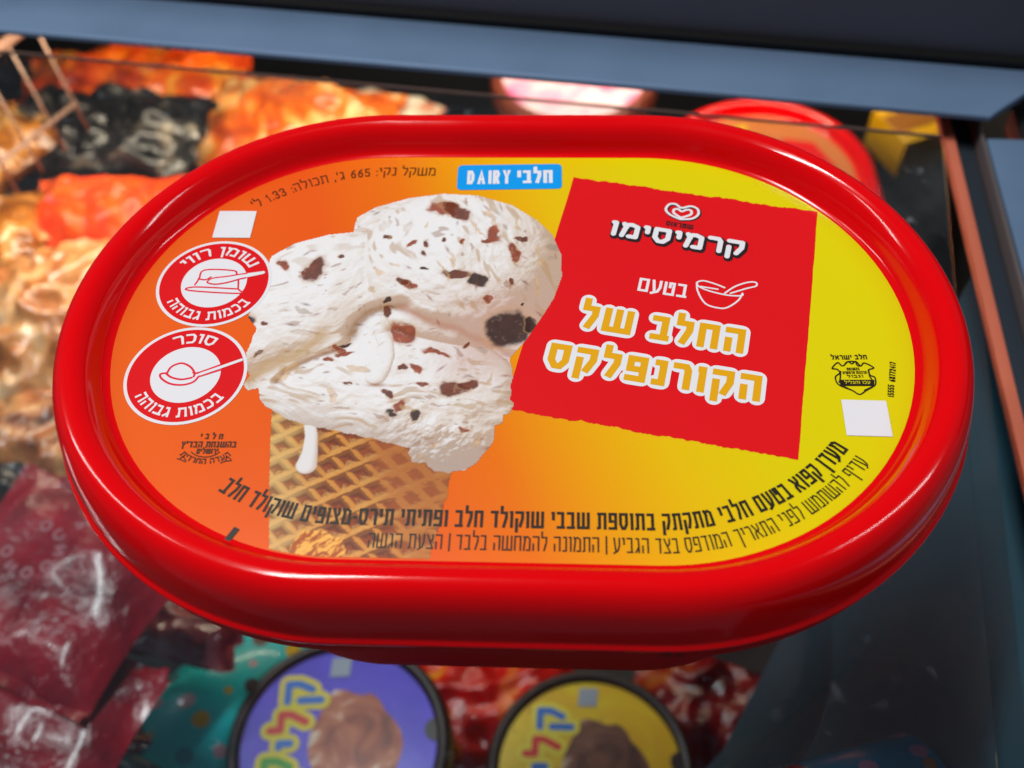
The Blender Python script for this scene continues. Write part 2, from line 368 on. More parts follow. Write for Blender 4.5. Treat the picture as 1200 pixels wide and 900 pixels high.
spoon_edge2=[(-67.2,-14.0),(-62.4,-11.9)]
bowl_rim=[(49.2,13.5),(47.0,14.7),(44.5,15.6),(43.0,15.0),(43.4,13.8),(45.8,12.4),(49.8,11.2),(52.8,11.1),(53.1,11.8)]
bowl_body=[(43.0,15.0),(43.0,12.4),(44.5,8.6),(47.5,7.3),(49.5,7.6),(52.0,9.7),(53.1,11.8)]
bowl_spoon=[(49.1,11.8),(51.6,13.9),(54.6,15.2),(56.4,15.2),(56.4,14.1),(54.1,13.3),(50.4,11.8)]
bowl_milk=[(43.8,13.8),(47.6,13.0)]
heart=[(40.3,35.6),(38.0,37.1),(37.0,38.9),(37.9,40.7),(39.5,40.8),(40.8,39.5),(43.1,40.1),(44.7,39.1),(44.7,37.2),(43.1,35.8),(40.3,35.6)]
heart_in=[(40.5,36.1),(38.9,37.7),(39.0,38.9),(40.0,39.1),(40.8,38.3),(42.1,38.9),(43.1,38.5),(42.9,37.2),(40.5,36.1)]
shield=[(74.8,-7.6),(73.7,-7.8),(73.0,-8.7),(72.4,-8.8),(71.7,-8.0),(70.3,-9.6),(71.3,-9.8),(71.8,-10.8),(70.7,-11.9),(70.9,-13.7),(72.2,-14.7),(73.8,-15.5),(75.1,-16.5),(76.7,-15.4),(78.1,-14.5),(78.9,-13.6),(79.0,-11.9),(78.1,-11.3),(78.0,-9.9),(79.2,-9.3),(77.4,-8.0),(76.6,-8.8),(75.8,-8.7),(75.6,-7.8),(74.8,-7.6)]
shield_in=[(72.0,-10.4),(71.6,-12.5),(71.3,-13.3)]
shield_in2=[(78.0,-10.3),(78.0,-11.6),(78.4,-12.8)]
shield_band=[(71.4,-12.7),(78.8,-12.6),(78.4,-14.2),(71.4,-14.3)]
shield_t0=[(70.5,-7.0),(78.2,-6.7)]
shield_t1=[(73.4,-10.0),(76.1,-9.9)]
shield_t2=[(72.4,-11.0),(77.5,-10.8)]
shield_t3=[(73.2,-12.0),(76.6,-11.9)]
codes=[(82.0,-17.2),(82.7,-14.1),(83.0,-13.1),(84.0,-7.7),(80.7,-17.1)]
shield_orn=[(73.0,-8.7),(74.0,-7.7),(74.7,-8.3),(75.6,-7.6),(76.3,-8.7)]
shield_orn2=[(72.2,-14.5),(73.8,-15.5)]
shield_orn3=[(76.3,-15.4),(78.1,-14.4)]
kt1=[(-63.4,-30.2),(-58.6,-30.2)]
kt2=[(-67.0,-32.5),(-55.4,-32.3)]
kt3=[(-63.4,-34.0),(-58.9,-33.9)]
karc=[(-66.3,-33.7),(-64.5,-35.1),(-62.6,-36.1),(-60.7,-36.4),(-58.9,-36.0),(-57.4,-34.9),(-56.4,-33.3)]
kfl1=[(-67.1,-35.3),(-66.1,-35.6),(-65.2,-36.0),(-65.9,-34.8),(-66.5,-35.2)]
kfl2=[(-57.8,-36.2),(-56.8,-35.7),(-55.7,-35.5),(-56.8,-34.6),(-56.8,-35.7)]
karc2=[(-64.5,-33.6),(-63.3,-34.4),(-61.3,-34.8),(-59.5,-34.3),(-58.6,-33.5)]
FLAKES=[(-17.4,39.1,3.2,-0.4,0.0,-2.1,2),(-14.1,37.9,3.6,-2.0,-0.5,-1.9,0),(-46.5,18.2,2.2,3.0,1.5,-2.0,0),(-12.9,17.2,3.4,-0.2,0.0,-1.2,0),(-7.6,15.6,2.2,-0.5,-0.1,-1.8,1),(0.2,0.7,4.8,1.2,0.8,-5.1,1),(5.1,2.0,1.7,0.1,0.0,-2.0,1),(-23.5,-1.1,2.7,-0.5,-0.1,-3.1,2),(-11.3,-16.4,2.9,0.4,0.3,-2.2,0),(-7.9,-15.0,2.2,0.4,0.3,-1.4,0),(-59.4,-0.1,1.8,-0.4,0.1,-4.3,1),(-54.9,25.7,2.4,1.4,0.4,-0.9,2),(-54.2,19.2,1.5,-1.6,-0.5,-0.8,2),(-4.5,30.4,1.4,-0.5,-0.5,-3.1,2),(-6.3,27.8,1.3,0.0,0.1,-0.9,2),(0.2,24.2,1.0,0.5,0.9,-2.9,2),(2.3,28.7,1.4,0.1,0.1,-0.8,0),(9.7,25.7,1.8,-0.5,-0.1,-0.8,4),(9.2,22.3,1.2,0.0,0.0,-0.8,4),(-24.0,26.5,1.1,1.3,0.3,-0.5,2),(-23.4,13.9,1.2,-1.1,-0.4,-1.0,2),(-24.9,14.9,1.2,-0.5,-0.2,-1.1,0),(-30.5,29.3,0.8,-0.2,0.0,-0.7,0),(-21.3,23.7,0.7,0.0,0.1,-0.7,0),(-20.1,19.3,0.9,-0.3,-0.1,-0.5,1),(-18.4,-23.5,1.0,0.7,0.7,-1.1,1),(-15.4,-6.6,2.8,-0.5,0.0,-0.7,2),(-19.6,-10.7,1.2,-0.6,-0.2,-0.9,2),(-22.1,-21.3,1.4,0.6,0.5,-1.1,2),(-7.8,-27.0,1.2,0.1,0.1,-0.8,2),(-23.0,-10.5,1.3,0.3,0.2,-0.8,0),(-17.9,-14.9,1.5,-0.6,-0.1,-0.5,2),(-35.8,-4.5,1.2,0.6,0.2,-0.4,1),(-36.8,-5.9,1.6,-0.3,0.0,-0.6,2),(-37.3,-18.2,0.8,-0.3,-0.3,-1.7,3),(-34.0,-15.1,1.0,-0.3,0.0,-0.5,0),(-27.9,5.2,0.8,-0.2,0.0,-1.8,0),(-20.8,27.1,0.6,0.0,0.1,-1.1,0),(-11.8,28.0,0.6,0.0,0.0,-0.8,2),(-16.6,28.6,0.6,0.0,0.1,-0.9,0),(-31.1,17.8,0.6,0.5,0.7,-1.3,3),(-31.6,11.9,1.1,-0.8,-0.2,-0.6,3),(-27.9,8.8,1.0,0.0,0.1,-1.0,1),(-40.6,22.7,0.9,0.0,0.0,-0.6,0),(-28.1,20.0,1.3,-0.6,-0.1,-0.5,3),(-9.3,-4.1,1.1,0.3,0.1,-0.6,0),(-5.4,-5.5,0.8,-0.6,-0.4,-0.8,4),(-3.1,-13.7,0.4,-0.1,-0.2,-1.9,3),(-21.2,33.7,0.4,-0.3,-0.4,-1.2,3),(-15.3,17.4,0.3,0.2,0.9,-2.7,3),(-13.8,21.6,0.5,0.3,0.9,-2.6,3),(-4.5,9.6,1.0,-0.2,-0.1,-1.0,2),(-0.0,14.9,0.6,0.0,0.0,-1.3,0),(3.0,7.9,0.5,0.0,0.0,-0.9,1),(6.0,13.6,0.3,0.0,0.0,-3.4,3),(6.5,23.1,0.4,0.2,0.7,-3.7,3),(-8.6,32.1,1.9,-2.4,-0.2,-0.4,3),(-5.6,35.9,1.4,-2.2,-0.3,-0.4,3),(0.9,33.9,0.4,0.2,0.6,-2.5,3),(-23.5,-23.1,1.3,-0.4,-0.1,-0.6,1),(-25.0,-17.8,1.2,-0.7,-0.2,-0.5,0),(-20.2,-21.5,2.0,-0.8,-0.1,-0.5,3),(-13.8,-30.6,1.2,0.3,0.1,-0.4,3),(-5.0,-29.4,0.3,-0.1,-0.7,-1.9,3),(-55.1,-7.4,1.1,1.0,0.3,-0.5,0),(-55.1,2.0,0.8,0.3,0.3,-0.7,0),(-47.2,5.7,1.6,-1.3,-0.2,-0.4,4),(-40.3,5.8,1.2,0.0,0.0,-0.4,4),(-32.3,-11.1,2.3,-0.3,0.0,-0.7,3),(-35.7,-6.9,2.1,0.2,0.1,-0.6,2),(-39.3,-8.4,1.3,0.3,0.2,-0.6,2),(-47.4,-11.4,1.5,1.2,0.5,-0.7,3),(-48.6,-13.3,0.7,0.9,0.5,-0.5,3)]
GRO_BC=[(-50.1,-15.2),(-48.2,-12.3),(-45.6,-10.4),(-41.8,-8.4),(-38.2,-6.4),(-35.5,-4.0)]
GRO_B2=[(-56.3,-14.6),(-51.3,-10.5),(-46.1,-7.3),(-42.4,-4.1),(-41.2,-1.6)]
GRO_AB=[(-35.1,-1.5),(-34.3,2.0),(-32.3,4.6),(-29.0,6.2),(-24.7,6.8)]
GRO_AC=[(-24.7,6.8),(-18.5,3.0),(-10.5,-0.2),(-4.2,-3.5),(1.2,-6.6)]
DRIP1=[(-28.8,-0.4),(-27.1,-3.8),(-26.7,-7.7),(-27.4,-11.1),(-28.3,-13.2)]
DRIP2=[(-41.3,-24.1),(-40.0,-28.9),(-39.7,-33.2),(-39.9,-36.3)]
DRIP3=[(-25.1,10.7),(-20.7,6.3),(-17.7,4.8)]
SCOOP = [(-57.9,-6.7),(-57.0,0.0),(-59.6,3.2),(-58.9,10.3),(-57.5,22.5),(-52.6,26.8),(-44.7,29.8),(-38.8,30.7),(-38.6,35.7),(-34.4,39.3),(-26.2,42.7),(-17.8,44.3),(-9.2,43.7),(-0.6,40.4),(5.8,35.1),(9.6,30.2),(11.8,23.7),(12.0,16.4),(10.3,9.8),(7.7,4.1),(5.2,-0.9),(3.4,-4.2),(0.9,-7.8),(1.6,-11),(1.3,-14.8),(1.4,-19.0),(2.2,-20.6),(1.6,-22.6),(0.3,-23.2),(0.2,-24.9),(-1.3,-26.1),(-1.8,-30.4),(-4.7,-34.6),(-7.2,-37.1),(-10.6,-37.8),(-13.6,-37.3),(-15.2,-35.5),(-17.9,-35.4),(-19.2,-33.0),(-18.9,-31.9),(-26.4,-29.7),(-35.6,-27.7),(-45.1,-25.1),(-50.8,-22.0),(-52.5,-19.8),(-53.4,-16.8),(-55.6,-18.0),(-57.1,-16.2),(-56.1,-13.4),(-58.1,-9.9)]
CONE = [(-50.2,-18),(-48.6,-30),(-46.6,-43),(-44.1,-57.2),(-26.6,-57.3),(-12.8,-57.3),(-11.7,-52.5),(-10.8,-46.8),(-10.0,-38.8),(-9.0,-34.7),(-20,-26),(-37.8,-22)]

# ------------------------------------------------------------------ printed picture: scoops and cone, inked point by point
def vnoise(x, y, s, seed):
    r = np.random.RandomState(seed); T = r.rand(64, 64)
    x = x / s + 500; y = y / s + 500; xi = np.floor(x).astype(int); yi = np.floor(y).astype(int); fx = x - xi; fy = y - yi
    fx = fx * fx * (3 - 2 * fx); fy = fy * fy * (3 - 2 * fy); g = lambda a, b: T[a % 64, b % 64]
    return (g(xi, yi) * (1 - fx) + g(xi + 1, yi) * fx) * (1 - fy) + (g(xi, yi + 1) * (1 - fx) + g(xi + 1, yi + 1) * fx) * fy
def fbm(x, y, s, seed, o=4): return sum(vnoise(x, y, s / 2 ** k, seed + k) * 0.5 ** k for k in range(o)) / sum(0.5 ** k for k in range(o))
def inside(x, y, poly):
    c = np.zeros(x.shape, bool)
    for (x0, y0), (x1, y1) in zip(poly, poly[1:] + poly[:1]):
        if y0 == y1: continue
        c ^= ((y0 > y) != (y1 > y)) & (x < (x1 - x0) * (y - y0) / (y1 - y0) + x0)
    return c
def dline(x, y, pts):
    d = np.full(x.shape, 1e9); f = np.zeros(x.shape); n = len(pts) - 1
    for i, ((x0, y0), (x1, y1)) in enumerate(zip(pts, pts[1:])):
        dx, dy = x1 - x0, y1 - y0; t = np.clip(((x - x0) * dx + (y - y0) * dy) / (dx * dx + dy * dy), 0, 1)
        q = np.hypot(x - x0 - t * dx, y - y0 - t * dy); m = q < d; d = np.where(m, q, d); f = np.where(m, (i + t) / n, f)
    return d, f
def smooth(a, b, x): t = np.clip((x - a) / (b - a), 0, 1); return t * t * (3 - 2 * t)
def sc(r, g, b): return np.array(lin((r, g, b)))
def mix(c, col, f): return c + (np.asarray(col) - c) * f[..., None]
def paint():
    st = 0.21
    xs = np.arange(-60.5, 13.5, st); ys = np.arange(-57.4, 45.5, st); X, Y = np.meshgrid(xs, ys, indexing='ij')
    jx = X + (fbm(X, Y, 2.2, 3) - 0.5) * 1.0; jy = Y + (fbm(X, Y, 2.2, 9) - 0.5) * 1.0
    top = smooth(-10, 5, Y)                              # the upper scoops have cleaner outlines than the crumbly lower one
    mi = inside(X * top + jx * (1 - top), Y * top + jy * (1 - top), SCOOP)
    mc = inside(X + (vnoise(X, Y, 1.5, 5) - 0.5) * 0.5 * (X > -44), Y, CONE) & ~mi
    # --- ice cream relief
    def ell(cx, cy, rx, ry, rot, R):
        a = math.radians(rot); u = ((X - cx) * math.cos(a) + (Y - cy) * math.sin(a)) / rx; v = (-(X - cx) * math.sin(a) + (Y - cy) * math.cos(a)) / ry
        return np.sqrt(np.clip(1 - u * u - v * v, 0, 1)) * R
    hA = ell(-12.5, 19, 25.5, 26, 0, 27); hB = ell(-43, 6, 24, 26, 10, 17); hC = ell(-25, -18, 31, 20.5, -10, 19)
    H = np.maximum(np.maximum(hA, hB + 0.5), hC + 2)
    own = np.argmax(np.stack([hA, hB + 0.5, hC + 2]), 0)
    ang = np.where(own == 0, math.radians(-62), np.where(own == 1, math.radians(24), math.radians(-12)))
    WX = X + (fbm(X, Y, 13, 51, 2) - 0.5) * 9; WY = Y + (fbm(X, Y, 13, 55, 2) - 0.5) * 9 + np.where(own == 0, 0.012 * (X + 12) ** 2, 0.0)
    u = WX * np.cos(ang) + WY * np.sin(ang); v = -WX * np.sin(ang) + WY * np.cos(ang)
    str1 = fbm(u / 3.4, v, 1.7, 21, 3); str2 = fbm(u / 2.2, v, 0.9, 25, 2)
    lump = fbm(X, Y, 7, 31, 3)
    amp = 0.5 + 0.7 * smooth(0.35, 0.7, fbm(X, Y, 14, 77, 2)); amp = amp * np.where(own == 2, 0.75, np.where(own == 1, 0.55, 0.5 + 0.6 * smooth(-20, 0, X)))
    H = H + amp * (str1 * 0.7 + str2 * 0.16) + lump * 2.6 + fbm(X, Y, 0.8, 41, 2) * 0.18
    crumb = smooth(-24, -30, Y + 0.35 * (X + 8)) * smooth(-30, -12, X); H = H + crumb * fbm(X, Y, 1.6, 61, 3) * 2.2
    for g, w, dp in ((GRO_BC, 1.1, 3.2), (GRO_B2, 3.0, 1.6), (GRO_AB, 2.2, 3.6), (GRO_AC, 2.6, 2.0)):
        d, f = dline(X + (lump - 0.5) * 2, Y, g); H = H - dp * np.exp(-(d / w) ** 2)
    for g, r0, r1 in ((DRIP1, 1.5, 2.3), (DRIP3, 1.4, 1.8)):
        d, f = dline(X, Y, g); r = r0 + (r1 - r0) * f; H = np.where(d < r, H + np.sqrt(np.clip(1 - (d / r) ** 2, 0, 1)) * 1.6, H)
    gx, gy = np.gradient(H, st); nn = np.sqrt(gx ** 2 + gy ** 2 + 1); lx, ly, lz = -0.40, 0.52, 0.755
    S = np.clip((-gx * lx - gy * ly + lz) / nn, 0, 1)
    C = np.empty(X.shape + (3,)); C[:] = sc(196, 168, 146)
    C = mix(C, sc(226, 214, 204), smooth(0.10, 0.5, S)); C = mix(C, sc(240, 238, 238), smooth(0.42, 0.94, S))
    pink = np.exp(-(((X - 0) / 13) ** 2 + ((Y - 3) / 9) ** 2)) * 0.55 + np.exp(-(((X + 6) / 9) ** 2 + ((Y + 9) / 6) ** 2)) * 0.35
    C = mix(C, sc(206, 160, 152), np.clip(pink, 0, 0.7)); grey = smooth(-20, -33, Y + 0.22 * (X + 25)) * 0.55
    C = mix(C, sc(176, 158, 150), grey * (1 - smooth(0.5, 0.9, S) * 0.5))
    # yellow-brown syrup caught in the furrows
    fur = smooth(0.60, 0.72, fbm(u / 3.2, v, 1.5, 91, 2)) * smooth(0.42, 0.6, fbm(X, Y, 9, 95, 2)); C = mix(C, sc(186, 146, 96), fur * 0.55 * np.where(own == 1, 0.5, 1))
    fur2 = smooth(0.70, 0.78, fbm(u / 2.4, v, 1.0, 191, 2)) * smooth(0.5, 0.62, fbm(X, Y, 6, 195, 2)); C = mix(C, sc(150, 96, 60), fur2 * 0.5)
    for g, w, col in ((GRO_BC, 0.55, (150, 92, 46)), (GRO_B2, 1.9, (196, 160, 112)), (GRO_AB, 1.2, (150, 104, 58)), (GRO_AC, 1.2, (190, 140, 118))):
        d, f = dline(X + (lump - 0.5) * 2, Y + (str1 - 0.5) * 1.5, g); C = mix(C, sc(*col), np.exp(-(d / w) ** 2) * 0.8)
    d, f = dline(X, Y, DRIP1); r = 1.5 + 0.8 * f; t = np.where(d < r, 1 - 0.4 * (d / r) ** 3, 0.0); C = mix(C, sc(236, 234, 234), t * 0.5)
    C = mix(C, sc(160, 100, 60), np.exp(-(((X + 27.8) / 2.0) ** 2 + ((Y + 15.6) / 0.5) ** 2)) * 0.8)
    # chocolate flakes
    cols = [(104, 46, 26), (52, 28, 24), (142, 62, 34), (202, 164, 116), (160, 142, 126)]
    wx = X + (fbm(X, Y, 2.4, 71, 3) - 0.5) * 2.4; wy = Y + (fbm(X, Y, 2.4, 81, 3) - 0.5) * 2.4
    for k, (cx, cy, ax, ay, bx, by, ci) in enumerate(FLAKES):
        det = ax * by - ay * bx; p = ((wx - cx) * by - (wy - cy) * bx) / det; q = (-(wx - cx) * ay + (wy - cy) * ax) / det
        e = np.abs(p) ** 2.6 + np.abs(q) ** 2.6; f = smooth(1.35, 0.6, e)
        base = sc(*cols[ci]); tone = 0.62 + 0.95 * fbm(X, Y, 1.3, 300 + k, 3) + 0.25 * (p * ax * -0.3 + q * by * 0.1) * 0.1
        hi = smooth(0.70, 0.80, fbm(X, Y, 0.9, 500 + k, 2)) * 0.5
        col = base * tone[..., None]; col = col + (np.array((0.5, 0.32, 0.25)) - col) * (hi * (0.6 if ci != 1 else 0.25))[..., None]
        rim = np.exp(-((e - 1.35) / 0.5) ** 2) * 0.35 * (ci != 3); C = mix(C, sc(206, 160, 112), rim * mi)
        C = C + (col - C) * (f * (0.55 if ci in (3, 4) else 0.95))[..., None]
    # specks
    r = np.random.RandomState(8)
    for k in range(80):
        x, y = r.uniform(-57, 11), r.uniform(-34, 43); a = r.uniform(-0.6, 0.6) + (math.radians(-58) if y > 2 and x > -30 else 0.2); l = r.uniform(0.35, 1.3); w = r.uniform(0.16, 0.36)
        p = ((X - x) * math.cos(a) + (Y - y) * math.sin(a)) / l; q = (-(X - x) * math.sin(a) + (Y - y) * math.cos(a)) / w
        C = mix(C, sc(*cols[r.choice([0, 2, 2, 3, 4])]), np.exp(-(p * p + q * q)) * 0.65)
    C = C * (0.97 + 0.06 * np.random.RandomState(1).rand(*X.shape))[..., None]
    # --- waffle cone
    a1 = math.radians(28.5); a2 = math.radians(-46); bend = 0.006 * (X + 30) ** 2
    d1 = (-(X + 30.4) * math.sin(a1) + (Y + 36.9 + bend * 0.3) * math.cos(a1)); d2 = (-(X + 33.1) * math.sin(a2) + (Y + 42) * math.cos(a2))
    p1 = (d1 / 4.85) % 1.0; p2 = (d2 / 4.0) % 1.0; e1 = np.minimum(p1, 1 - p1) * 4.85; e2 = np.minimum(p2, 1 - p2) * 4.0
    rid = np.maximum(np.exp(-(e1 / 1.15) ** 4), 0.85 * np.exp(-(e2 / 0.95) ** 4))
    Hc = np.maximum(np.exp(-(e1 / 1.15) ** 2), 0.9 * np.exp(-(e2 / 1.0) ** 2)) * 2.2 + fbm(X, Y, 1.2, 131, 3) * 0.7
    right = smooth(-27, -19, X + 0.35 * (Y + 44)); Hc = Hc * (1 - 0.75 * right) + right * fbm(X, Y, 3.0, 141, 3) * 1.6
    gx, gy = np.gradient(Hc, st); nn = np.sqrt(gx ** 2 + gy ** 2 + 1); S2 = np.clip((gx * 0.1 - gy * 0.62 + 0.72) / nn, 0, 1)
    D = np.empty(X.shape + (3,)); D[:] = sc(164, 72, 20)
    D = mix(D, sc(240, 158, 62), smooth(0.2, 0.7, rid)); D = mix(D, sc(252, 202, 116), smooth(0.78, 1.0, S2) * 0.6); D = mix(D, sc(112, 46, 18), smooth(0.6, 0.2, S2) * 0.8)
    lf = smooth(-34, -47, X + 0.12 * (Y + 40)); D = mix(D, sc(254, 214, 136), lf * 0.7 * (0.25 + 0.75 * rid))
    sh = smooth(-40, -18, X) * smooth(-52, -34, Y); D = mix(D, sc(140, 70, 36), sh * 0.34); D = mix(D, sc(196, 108, 52), right * 0.55)
    D = mix(D, D * 0.6, smooth(3.0, 0.0, Y + 28.2 + 0.28 * (X + 30) * (X > -50)) * 0.6)
    fx = (X + 35) / 5.6; fy = (Y + 55) / 3.6; fk = smooth(1.1, 0.8, fx ** 2 + fy ** 2 + (fbm(X, Y, 2, 151) - 0.5) * 1.4)
    fn = fbm(X, Y, 2.0, 161, 3); fgx, fgy = np.gradient(fn * 3, st); fs = np.clip((-fgx * -0.4 - fgy * 0.5 + 0.75) / np.sqrt(fgx ** 2 + fgy ** 2 + 1), 0, 1)
    fc = sc(176, 84, 14)[None, None] + (sc(252, 186, 80) - sc(176, 84, 14))[None, None] * smooth(0.25, 0.95, fs)[..., None]
    D = D + (fc - D) * fk[..., None]
    d, f = dline(X, Y, DRIP2); r = 1.25 + 0.95 * f ** 2; t = smooth(1.08, 0.9, d / r); s = np.clip(np.sqrt(np.clip(1 - (d / r) ** 2, 0, 1)) * 0.9 - (X + 40) * 0.16, 0, 1)
    dc = sc(214, 196, 184)[None, None] + (sc(230, 226, 224) - sc(214, 196, 184))[None, None] * smooth(0.2, 0.8, s)[..., None]
    dsh, _ = dline(X - 0.8, Y + 0.5, DRIP2); D = mix(D, sc(120, 62, 34), np.exp(-(dsh / 2.3) ** 2) * 0.5); D = D + (dc - D) * t[..., None]
    col = np.where(mi[..., None], C, D)
    m = mi | mc
    cx = np.clip(X, -HALF, HALF); m &= np.hypot(X - cx, Y) < RL
    cell = m[:-1, :-1] & m[1:, :-1] & m[:-1, 1:] & m[1:, 1:]
    used = np.zeros(X.shape, bool); used[:-1, :-1] |= cell; used[1:, :-1] |= cell; used[:-1, 1:] |= cell; used[1:, 1:] |= cell
    idx = -np.ones(X.shape, int); idx[used] = np.arange(used.sum())
    Q = np.stack([idx[:-1, :-1][cell], idx[1:, :-1][cell], idx[1:, 1:][cell], idx[:-1, 1:][cell]], 1)
    co = np.stack([X[used] * MM, Y[used] * MM, np.full(used.sum(), 0.06 * MM)], 1)
    me = bpy.data.meshes.new('ice_cream_picture'); me.vertices.add(len(co)); me.vertices.foreach_set('co', co.ravel())
    me.loops.add(Q.size); me.loops.foreach_set('vertex_index', Q.ravel().astype(np.int32)); me.polygons.add(len(Q))
    me.polygons.foreach_set('loop_start', np.arange(0, Q.size, 4, dtype=np.int32))
    me.update(calc_edges=True); me.validate()
    ca = me.color_attributes.new('ink', 'FLOAT_COLOR', 'POINT'); rgba = np.concatenate([np.clip(col[used], 0, 1), np.ones((used.sum(), 1))], 1)
    ca.data.foreach_set('color', rgba.ravel().astype(np.float32))
    mt = bpy.data.materials.new('picture_ink'); mt.use_nodes = True; nt = mt.node_tree; b = nt.nodes['Principled BSDF']
    at = nt.nodes.new('ShaderNodeAttribute'); at.attribute_name = 'ink'; nt.links.new(at.outputs['Color'], b.inputs['Base Color']); b.inputs['Roughness'].default_value = 0.35; b.inputs['Specular IOR Level'].default_value = 0.4
    me.materials.append(mt); o = bpy.data.objects.new('ice_cream_picture', me); COL.objects.link(o); o.parent = LAB
    o['label'] = 'printed picture of pale ice cream scoops with brown flakes on a waffle cone'
paint()

# ------------------------------------------------------------------ printed marks and words
def rrect(cx, cy, w, h, r, deg, n=6):
    m = line_map(cx, cy, deg); p = []
    for sx, sy, a0 in ((1, -1, -90), (1, 1, 0), (-1, 1, 90), (-1, -1, 180)):
        for k in range(n + 1):
            a = math.radians(a0 + 90 * k / n); p.append(m(sx * (w / 2 - r) + r * math.cos(a), sy * (h / 2 - r) + r * math.sin(a)))
    return p
plate('dairy_patch', rrect(-1.6, 50.4, 26.3, 9.1, 1.2, 1.4), P_CYAN, LAB, 0.10)
lettering('lettering', 'DAIRY', 10.9, 5.0, 0.8, P_WHITE, LAB, 0.13, line_map(-12.2, 47.6, 1.4), rtl=False, gap=0.3)
lettering('lettering', 'חלבי', 8.9, 4.7, 0.95, P_WHITE, LAB, 0.13, line_map(0.4, 48.0, 1.4))
lettering('lettering', "משקל נקי: 665 ג', תכולה: 1.33 ל'".replace('665', '566').replace('1.33', '33.1'), 46.5, 2.9, 0.30, P_BROWN, LAB, 0.13, top_map(50.8, -67.0), step=1.0, gap=0.22)
lettering('lettering', 'מעדן קפוא בטעם חלבי מתקתק בתוספת שבבי שוקולד חלב ופתיתי תירס-מצופים שוקולד חלב', 135.2, 3.75, 0.56, P_BLACK, LAB, 0.13, bottom_map(50.1, -58.3), step=1.0, gap=0.17)
lettering('lettering', 'עדיף להשתמש לפני התאריך המודפס בצד הגביע | התמונה להמחשה בלבד | הצעת הגשה', 106.2, 3.25, 0.30, P_BLACK, LAB, 0.13, bottom_map(55.1, -25.1), step=1.0, gap=0.2)
plate('blank_code_patch', rrect(-68.35, 33.0, 9.3, 9.2, 0.1, 0), P_WHITE, LAB, 0.16)
plate('blank_code_patch', rrect(75.6, -22.6, 9.3, 9.1, 0.1, -1), P_WHITE, LAB, 0.16)
strokes('registration_tick', [[(-51.7, -51.9), (-52.6, -53.6)]], 1.3, P_BLACK, LAB, 0.12, False)
# warning badges
for bx, by, top in ((-69.5, 13.74, 'שומן רווי'), (-70.2, -13.4, 'סוכר')):
    plate('badge_border', disc_pts(bx, by, 13.5), P_WHITE, LAB, 0.09)
    plate('badge_ring', disc_pts(bx, by, 12.75), P_RED, LAB, 0.11)
    plate('badge_disc', disc_pts(bx, by, 7.7), P_WHITE, LAB, 0.13)
    w = 17.5 if ' ' in top else 8.4
    lettering('badge_lettering', top, w, 2.75, 0.52, P_WHITE, LAB, 0.15, ring_top(bx, by, 8.8, w), step=0.5)
    lettering('badge_lettering', 'בכמות גבוהה', 23.5, 2.55, 0.52, P_WHITE, LAB, 0.15, ring_bottom(bx, by, 11.6, 23.5), step=0.5)
strokes('butter_icon', [butter_block, butter_top], 0.42, P_ROSE, LAB, 0.16)
plate('knife_icon', [(-71.1,14.1),(-70.0,15.1),(-66.7,15.7),(-63.8,16.4),(-58.3,17.5),(-57.9,17.1),(-58.2,16.6),(-63.5,15.0),(-66.3,13.8),(-68.9,13.2),(-70.7,13.5)], P_WHITE, LAB, 0.185)
strokes('knife_outline', [[(-62.3, 15.3), (-63.6, 14.9), (-66.3, 13.8), (-68.9, 13.2), (-70.7, 13.5), (-71.1, 14.1), (-70.0, 15.1), (-66.7, 15.7), (-63.8, 16.4), (-62.3, 16.7)]], 0.4, P_ROSE, LAB, 0.20)
strokes('spoon_icon', [spoon_mound, spoon_bowl, spoon_in, spoon_edge, spoon_edge2], 0.48, P_ROSE, LAB, 0.16)
strokes('spoon_handle', [[(-66.9, -13.3), (-62.6, -11.2), (-58.6, -9.2)]], 0.75, P_WHITE, LAB, 0.19)
# kosher marks
lettering('lettering', 'ח ל ב י', 4.8, 1.35, 0.3, P_BROWN, LAB, 0.13, line_map(-63.4, -30.3, 0))
lettering('lettering', 'בהשגחת הבד"ץ', 11.6, 1.5, 0.3, P_BROWN, LAB, 0.13, line_map(-67.0, -32.5, 1))
lettering('lettering', 'ירושלים', 4.5, 1.25, 0.26, P_BROWN, LAB, 0.13, line_map(-63.4, -34.0, 1))
lettering('lettering', 'העדה החרדית', 12.0, 1.3, 0.26, P_BROWN, LAB, 0.13, ring_bottom(-61.4, -28.6, 7.9, 12.0), step=0.5)
strokes('flourish', [karc2, kfl1, kfl2], 0.22, P_BROWN, LAB, 0.13)
lettering('lettering', 'חלב ישראל', 7.7, 1.2, 0.26, P_BLACK, LAB, 0.13, line_map(70.5, -7.2, 1.5))
strokes('shield_emblem', [shield, shield_in, shield_in2, shield_orn, shield_orn2, shield_orn3], 0.3, P_BLACK, LAB, 0.12)
plate('shield_band', shield_band[::-1], P_BLACK, LAB, 0.15)
lettering('lettering', 'עכו והגליל', 5.4, 0.75, 0.14, mat('print_yellow', (226, 208, 10), 0.35), LAB, 0.17, line_map(72.4, -13.8, 1))
for (t, w, x, y) in (('בהשגחת', 2.7, 73.4, -10.1), ('הרבנות הראשית', 5.1, 72.4, -11.1), ('וגבול', 3.4, 73.2, -12.1)):
    lettering('lettering', t, w, 0.7, 0.16, P_BLACK, LAB, 0.13, line_map(x, y, 2))
lettering('lettering', '15555', 3.3, 1.3, 0.22, P_BLACK, LAB, 0.13, line_map(82.1, -17.2, 79), rtl=False)
lettering('lettering', '68772417', 5.4, 1.3, 0.22, P_BLACK, LAB, 0.13, line_map(83.1, -13.1, 79), rtl=False)
